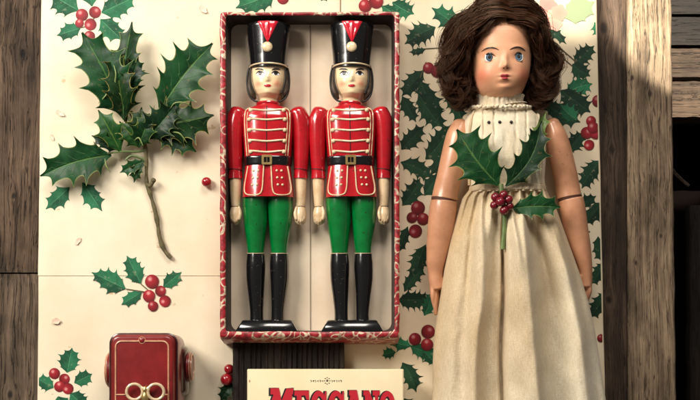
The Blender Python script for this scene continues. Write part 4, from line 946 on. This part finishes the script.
# under-skirt hem showing left
# arms
def remeshed(mb, name, m, parent, vox=.55, it=3):
    o = mb.build(name, m, parent); md = o.modifiers.new('r', 'REMESH'); md.mode = 'VOXEL'; md.voxel_size = vox * S; md.use_smooth_shade = True
    s_ = o.modifiers.new('s', 'SMOOTH'); s_.iterations = it; s_.factor = .6
    dg = bpy.context.evaluated_depsgraph_get(); me = bpy.data.meshes.new_from_object(o.evaluated_get(dg)); o.modifiers.clear(); old = o.data; o.data = me; bpy.data.meshes.remove(old)
    ca = me.color_attributes.get('Col') or me.color_attributes.new('Col', 'FLOAT_COLOR', 'POINT')
    for c in ca.data: c.color = (1, 1, 1, 1)
    me.polygons.foreach_set('use_smooth', [True] * len(me.polygons)); return o
mb = MB(28); sweep(mb, sm([(461.0, 126, 27, 9.5, 11), (458.5, 136, 27, 12.2, 13), (454.5, 155, 26, 13.0, 14), (449.8, 176, 25, 12.7, 13.6), (446.4, 190, 24, 12.7, 13), (445.0, 198.2, 24, 13.2, 13.3)], 8), 40, r0=7, r1=2); ua = mb.build('upper_arm', m_doll, dl)
mb = MB(28); sweep(mb, [(444.2, 197, 24, 12.5, 12.8), (443.9, 203, 24, 12.6, 12.8)], 32); mb.build('elbow_joint', m_joint, ua)
mb = MB(26); sweep(mb, sm([(444.0, 201.2, 24, 13.1, 13.2), (443.2, 210, 24, 13.8, 13.6), (441.0, 228, 23, 13.4, 13), (438.4, 246, 21, 11.6, 11.6), (436.2, 262, 19, 9.4, 9.4), (436.0, 273, 17, 7.6, 8), (436.6, 281, 16, 7.4, 8.2), (437.8, 288, 15.5, 7.4, 8.4)], 8), 32, r0=1.4, r1=2)
for (x0, y0, x1, y1, x2, y2, r, zz) in ((433.4, 286, 433.2, 296, 435.0, 306, 2.5, 19), (436, 286, 435.6, 300, 436.6, 313.5, 2.7, 17), (438, 286, 437.6, 299, 437.8, 311, 2.5, 13.5), (439, 286, 439.4, 296, 439, 305, 2.3, 10.5)):
    sweep(mb, sm([(x0, y0, zz - 1, r + .5, r + 1.2), (x1, y1, zz, r, r + .5), (x2, y2, zz - 3, r * .72, r * .8)], 6), 14, r0=1, r1=1.6)
sweep(mb, sm([(441, 279, 18, 3.2, 4), (443.4, 287, 18, 2.8, 3.2), (444.0, 296, 17, 2.0, 2.3)], 6), 14, r0=2, r1=1.6)
remeshed(mb, 'forearm', m_doll, dl)
mb = MB(28); sweep(mb, sm([(552.2, 125, 27, 8.2, 11), (556.2, 136, 27, 10.6, 13), (561, 155, 26, 12.0, 14), (566, 176, 25, 12.0, 13.6), (568.4, 188, 24, 12.2, 13), (569.8, 196.2, 24, 12.5, 13.3)], 8), 40, r0=7, r1=2); ua = mb.build('upper_arm', m_doll, dl)
mb = MB(28); sweep(mb, [(570.2, 195, 24, 11.9, 12.6), (571.4, 201, 24, 12.1, 12.6)], 32); mb.build('elbow_joint', m_joint, ua)
mb = MB(26); sweep(mb, sm([(571.2, 199.2, 24, 12.6, 13.2), (573.2, 210, 24, 12.8, 13.4), (576.4, 228, 23, 12.2, 12.6), (581.0, 246, 22, 10.4, 11.2), (585, 262, 21, 8.0, 9), (586.6, 272, 20, 6.8, 8), (587, 280, 19, 6.6, 8), (586.8, 286, 19, 6.4, 8)], 8), 32, r0=1.4, r1=2)
for (x0, y0, x1, y1, x2, y2, r, zz) in ((590, 283, 590.2, 292, 588.2, 300, 2.4, 22), (587.6, 284, 588, 295, 586.4, 304, 2.5, 20), (585.6, 284, 585.6, 294, 584.8, 302, 2.4, 17), (584, 284, 584, 292, 583.6, 298, 2.2, 14)):
    sweep(mb, sm([(x0, y0, zz - 1, r + .5, r + 1.2), (x1, y1, zz, r, r + .5), (x2, y2, zz - 3, r * .72, r * .8)], 6), 14, r0=1, r1=1.6)
sweep(mb, sm([(582.4, 276, 22, 3.0, 4), (580.6, 283, 22, 2.6, 3), (581, 290, 21, 1.9, 2.2)], 6), 14, r0=2, r1=1.6)
remeshed(mb, 'forearm', m_doll, dl)
# head
HX, HZ = 504.4, 44
HEAD = [(8, HX, 20, 22, HZ - 2, 2), (16, HX, 27.5, 28, HZ - 1, 2), (28, HX, 31, 32, HZ, 2.1), (44, HX, 31.4, 33.2, HZ, 2.15), (58, HX - .2, 30.6, 33.4, HZ, 2.2), (70, HX - .4, 29, 32.8, HZ, 2.25), (80, HX - .6, 25.6, 30.6, HZ, 2.2), (87, HX - .8, 22.4, 27, HZ - 1, 2.15), (92, HX - 1, 17, 22, HZ - 3, 2), (95.4, HX - 1, 12.4, 16, HZ - 5, 2), (104, 502.6, 12.5, 14, HZ - 8, 2)]
class SBody(Body):
    pass
class T_(list): sm = True
hb = SBody(T_([tuple(r) for r in sm([tuple(map(float, r)) for r in HEAD], 5)]))
def fb(x, y):
    g = lambda cx, cy, sx, sy: math.exp(-((x - cx) / sx) ** 2 - ((y - cy) / sy) ** 2)
    v = 5.2 * g(504.8, 66.6, 3.0, 3.4) + 2.6 * g(504.8, 60, 2.6, 6) + 1.0 * g(501.4, 68, 1.8, 1.6) + 1.0 * g(508.2, 68, 1.8, 1.6)
    v += 1.9 * g(504.4, 75.6, 4.6, 1.4) + 2.1 * g(504.4, 79.2, 3.8, 1.6) - 1.1 * g(504.4, 77.4, 5, .7) - .6 * g(504.5, 72.6, 1.2, 2)
    v += 2.6 * g(503.8, 88, 7, 4.2) - 1.0 * g(504, 83, 6, 1.8)
    v += -2.3 * (g(489.4, 57.4, 6.6, 4.2) + g(518.6, 57, 6.6, 4.2)) + 1.2 * (g(488, 47.5, 8, 2.6) + g(519.6, 47.5, 8, 2.6))
    v += 2.2 * (g(485, 76, 8, 8) + g(522.5, 76, 8, 8))
    return v
mb = MB(74); hb.mesh(mb, 130, 150, disp=fb)
for i, (x, y, z) in enumerate(mb.v):
    b_ = math.exp(-((x - 482.5) / 8) ** 2 - ((y - 74) / 7.5) ** 2) + math.exp(-((x - 525.5) / 8) ** 2 - ((y - 74) / 7.5) ** 2); b_ = min(b_, 1)
    e_ = math.exp(-((x - 489.4) / 6.5) ** 2 - ((y - 54.6) / 2.2) ** 2) + math.exp(-((x - 518.6) / 6.5) ** 2 - ((y - 54.4) / 2.2) ** 2)
    mb.c[i] = (1 - .04 * b_ - .12 * e_, 1 - .35 * b_ - .2 * e_, 1 - .34 * b_ - .2 * e_)
head = mb.build('head', m_face, dl, sharp=80)
ZF = 72
hz = lambda off: (lambda x, y: hb.z(x, y) + fb(x, y) + off)
for sx in (-1, 1):
    mb = MB(74); sweep(mb, sm([(HX + sx * 31.5, 58, 40, 3.0, 5), (HX + sx * 32.6, 64, 41, 3.4, 6), (HX + sx * 31.2, 71, 41, 2.6, 4)], 5), 16, r0=2, r1=2); mb.build('ear', m_face, head)
for ex, ey in ((489.3, 57.4), (518.7, 57.0)):
    f0 = hz(0)(ex, ey)
    def alm(a): return 1.0 - .18 * abs(math.cos(a)) ** 6
    def ez(off): return lambda x, y: f0 + off + 1.5 * (1 - ((x - ex) / 6.5) ** 2 - ((y - ey) / 6.5) ** 2)
    mb = MB(74); disc(mb, ex, ey, 5.3, 4.3, ez(.9), 6, 28, outline=alm, thick=2.4); eye = mb.build('eye', m_eyew, head)
    def icol(u, v):
        r = math.hypot(u, v); a = math.atan2(v, u); k = .85 + .5 * abs(math.sin(a * 9)); 
        return tuple(c * k * (1.9 if .5 < r < .8 else (.05 if r < .42 else .45)) for c in (1.0, 1.05, 1.1))
    mb = MB(74); disc(mb, ex + .1, ey - .2, 3.5, 3.8, ez(1.1), 9, 36, icol); mb.build('iris', m_iris, eye, up=True)
    mb = MB(74); disc(mb, ex + .1, ey - .1, 1.7, 1.7, ez(1.2), 2, 16); mb.build('pupil', m_ink, eye, up=True)
    mb = MB(74); up_ = [(ex + u * 5.5, ey - 3.9 * (1 - abs(u) ** 2.2) - .1 + .5 * abs(u), hz(.5)(ex + u * 5.6, ey - 3.4) + .4 + 1.4 * (1 - u * u)) for u in [k / 9.5 for k in range(-8, 9)]]
    tube(mb, up_, lambda t: .3 + .6 * math.sin(math.pi * t), 6); mb.build('eyelid', m_ink, eye)
    mb = MB(74); lo_ = [(ex + u * 5.0, ey + 4.2 * (1 - abs(u) ** 2.2) + .1, hz(.2)(ex + u * 5.2, ey + 3) + .8 * (1 - u * u)) for u in [k / 10 for k in range(-6, 7)]]
    tube(mb, lo_, .16, 6)
    mb.build('lower_lid', m_joint, eye)
    for q in (-1,):
        s_ = -1 if ex < 504 else 1
        mb = MB(74); br_ = [(ex - s_ * 1.0 + u * 8.2, ey - 9.4 + 2.6 * u * u - s_ * u * (.2), 0) for u in [k / 10 for k in range(-10, 11)]]
        tube(mb, [(x, y, hz(.25)(x, y)) for x, y, _ in br_], lambda t: .22 + .52 * math.sin(math.pi * t) ** .8, 6); mb.build('eyebrow', m_ink, head)
mb = MB(74)
def ul(a): return 1 - (.28 * math.exp(-((a - 3 * math.pi / 2) / .22) ** 2)) - .12 * abs(math.cos(a)) ** 8
disc(mb, 504.3, 76.2, 4.6, 1.9, hz(.3), 5, 32, outline=ul); disc(mb, 504.3, 78.6, 3.3, 1.7, hz(.32), 4, 28); mb.build('mouth', m_dlip, head, up=True)
mb = MB(74)
for s_ in (-1, 1): disc(mb, 504.8 + s_ * 1.9, 69.3, .9, .45, hz(.25), 1, 10)
mb.build('nostrils', m_joint, head, up=True)

# hair: dark under-mass + thousands of curling strands
rnd = random.Random(5)
def strandpath(side, a, lay, r):
    """side -1 / +1, a: 0 front .. 1 back along the parting, lay: 0 inner .. 1 outer"""
    px0 = 514 - 9 * a + 3 * math.sin(a * 9) - side * 9; py0 = lerp(26.5, -3, a); pz0 = lerp(76, 54, a)
    if side < 0:
        pts = [(px0, py0, pz0), (lerp(496, 490, a), lerp(24.5, -4, a) - 3 * lay, lerp(77, 58, a) + 4 * lay), (lerp(481, 468, lay) - 1 * a, lerp(36, 12, a) - 4 * lay, lerp(72, 50, a) + 6 * lay),
               (lerp(474, 454, lay), lerp(52, 28, a), lerp(62, 36, a) + 8 * lay), (lerp(472, 446, lay), lerp(70, 48, a), lerp(56, 24, a) + 8 * lay), (lerp(472, 449, lay), lerp(86, 68, a), lerp(50, 18, a) + 8 * lay),
               (lerp(473, 457, lay), lerp(98, 86, a), lerp(44, 14, a) + 8 * lay), (lerp(469, 467, lay), lerp(104, 99, a) + 1 * lay, lerp(40, 12, a) + 4 * lay)]
    else:
        pts = [(px0, py0, pz0), (lerp(523, 522, a), lerp(29, -3, a) - 3 * lay, lerp(77, 58, a) + 4 * lay), (lerp(531, 538, lay) + 1 * a, lerp(38, 13, a) - 3 * lay, lerp(71, 50, a) + 6 * lay),
               (lerp(536, 548, lay), lerp(54, 32, a), lerp(60, 36, a) + 8 * lay), (lerp(537, 554, lay), lerp(70, 52, a), lerp(54, 24, a) + 8 * lay), (lerp(536, 553, lay), lerp(86, 72, a), lerp(48, 18, a) + 8 * lay),
               (lerp(534, 548, lay), lerp(96, 88, a), lerp(43, 14, a) + 8 * lay), (lerp(531, 538, lay), lerp(103, 99, a), lerp(39, 12, a) + 4 * lay)]
    return pts
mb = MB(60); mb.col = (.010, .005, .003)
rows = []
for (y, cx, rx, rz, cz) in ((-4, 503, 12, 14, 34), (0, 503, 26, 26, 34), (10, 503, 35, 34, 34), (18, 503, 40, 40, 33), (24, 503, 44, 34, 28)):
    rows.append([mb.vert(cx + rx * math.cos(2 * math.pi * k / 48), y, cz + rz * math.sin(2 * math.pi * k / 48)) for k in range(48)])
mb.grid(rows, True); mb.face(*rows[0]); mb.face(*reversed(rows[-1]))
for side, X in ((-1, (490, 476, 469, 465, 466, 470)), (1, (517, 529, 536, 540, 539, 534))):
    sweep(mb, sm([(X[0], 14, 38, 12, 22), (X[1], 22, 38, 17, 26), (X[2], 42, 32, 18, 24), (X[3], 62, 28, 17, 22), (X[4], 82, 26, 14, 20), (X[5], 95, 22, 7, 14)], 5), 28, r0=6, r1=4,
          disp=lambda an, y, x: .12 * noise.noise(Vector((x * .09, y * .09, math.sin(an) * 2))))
nclump = 300
for c in range(nclump):
    side = -1 if c % 2 else 1; a = rnd.random(); lay = rnd.random() ** .8 * 1.12 - .03
    base = strandpath(side, a, lay, rnd); path = sm([tuple(map(float, p)) for p in base], 7)
    ph = rnd.uniform(0, 6.28); fr = rnd.uniform(2.2, 4.4) * (1 if rnd.random() < .5 else -1); am = rnd.uniform(3.2, 8.0); rad = rnd.uniform(1.4, 3.6); endk = rnd.uniform(.78, 1.0)
    tone = rnd.uniform(.2, 1.8)
    ns = 22
    for s_ in range(ns):
        oa, orr = rnd.uniform(0, 6.28), rnd.random() ** .5; t_ = tone * rnd.uniform(.65, 1.4); colr = (.036 * t_, .0135 * t_, .0068 * t_); mb.col = colr
        if s_ % 6 == 5: fr2 = fr * rnd.uniform(.9, 1.1); fly = rnd.uniform(1.5, 3.2)
        else: fr2 = fr; fly = 1
        pts = []; m_ = int(len(path) * endk)
        for i in range(m_):
            t = i / (len(path) - 1); p = path[i]; k = sstep(.02, .34, t); an = ph + fr2 * 6.28 * t ** 1.5
            cr = am * k * (.5 + .7 * t); rr = rad * orr * (.5 + .5 * k) * (fly if t > .3 else 1) * (1 - .25 * sstep(.85, 1, t))
            nq = Vector((p[0] * .045, p[1] * .045, side * 3)); wv = 5.5 * k * noise.noise(nq); wz = 5 * k * noise.noise(nq * 1.7 + Vector((7, 3, 1)))
            fz_ = .9 * k; f1 = fz_ * math.sin(t * 37 + oa * 5) + 1.2 * k * noise.noise(Vector((s_ * 3.1, t * 7, c))); f2 = fz_ * math.cos(t * 31 + oa * 7)
            pts.append((f1 + p[0] + wv + cr * math.cos(an) + rr * math.cos(oa + an * .4), f2 + p[1] + wv * .5 + cr * .8 * math.sin(an) + rr * math.sin(oa + an * .4) * .6, p[2] + wz + cr * .7 * math.sin(an + 1) + rr * math.sin(oa + an * .4)))
        tube(mb, pts, lambda t: .27 * (1 - .6 * t), 3, cap=False)
for c in range(420):   # short flyaways round the outline and hairline
    side = rnd.choice((-1, 1)); a = rnd.random(); base = strandpath(side, a, rnd.uniform(.7, 1.25), rnd); path = sm([tuple(map(float, p)) for p in base], 5); i0 = rnd.randint(6, 26); tone = rnd.uniform(.8, 1.6); mb.col = (.07 * tone, .032 * tone, .017 * tone)
    ph = rnd.uniform(0, 6.28); pts = []
    for i in range(i0, min(i0 + 9, len(path))):
        q = (i - i0) / 8; p = path[i]; pts.append((p[0] + side * 3.5 * q + 3 * math.sin(ph + q * 4) * q, p[1] + 2.6 * math.cos(ph + q * 4) * q - 1.5 * q, p[2] + 3 * q))
    if len(pts) > 3: tube(mb, pts, lambda t: .22 * (1 - .6 * t), 3, cap=False)
for c in range(26):     # wisps over the forehead
    x = rnd.uniform(482, 528); y = 25 + 10 * ((x - 505) / 24) ** 2; t_ = rnd.uniform(.8, 1.8); mb.col = (.07 * t_, .03 * t_, .016 * t_); d = rnd.uniform(3, 9); sx = (x - 505) / 24
    tube(mb, [(x + q * d * (sx + rnd.uniform(-.15, .15)), y + 1 - 5 * (1 - q) + q * d * .45 + 0, hz(.7)(x + q * d * sx, max(y - 5 * (1 - q) + q * d * .45, 12))) for q in [k / 5 for k in range(6)]], .13, 3, cap=False)
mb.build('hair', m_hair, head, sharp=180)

# ------------------------------------------------------------------ holly corsage on the doll
co = thing('holly_corsage', 'holly corsage of three green leaves and dark red berries on the doll', 'corsage', 505, 195, 56)
for i, (b_, t_, W, n, z0, li, ar, fo, cu, m_, be) in enumerate([((500, 186), (457, 130), 62, 4, 58, 3, 4, .22, 5, m_leaf, -.05), ((505, 187), (541, 121), 38, 4, 57, 3, 4, .25, 5, m_leafd, .11), ((511, 208), (561, 207), 32, 4, 54, 2, 4, .25, 4, m_leaf, -.03)]):
    mb = MB(60); leaf(mb, b_, t_, W, n, 500 + i, z0, li, ar, fo, cu, be); mb.build('leaf', m_, co, up=True, sharp=80)
mb = MB(58); tube(mb, sm([(501, 184, 58), (502, 196, 58), (504, 206, 56), (505, 216, 55), (504.5, 232, 54.5), (503, 249, 54)], 5), 2.5, 10); mb.build('stem', m_twiggreen, co)
m_leafp = leafmat('holly_leaf_yellowing', (.07, .12, .03), (.13, .19, .055), (.22, .28, .10), (.34, .34, .12), .5)
mb = MB(66); leaf(mb, (526, 158), (547, 110), 20, 4, 520, 56, 2, 3, .3, 4, .04); mb.build('leaf', m_leafp, co, up=True, sharp=80)
for x, y, r, z in ((495.5, 197, 4.2, 61), (503.5, 195, 4.2, 63), (500, 202, 4.4, 65), (508.5, 199.5, 4.2, 62), (494.5, 205, 4, 60), (504, 210.5, 4.2, 62), (510, 206, 3.8, 60)):
    mb = MB(62); ball(mb, x, y, z, r * 1.08, r * 1.08, r, 20, 14); mb.build('berry', m_berryd, co)

for o in bpy.data.objects:
    if '_w' in o: del o['_w']
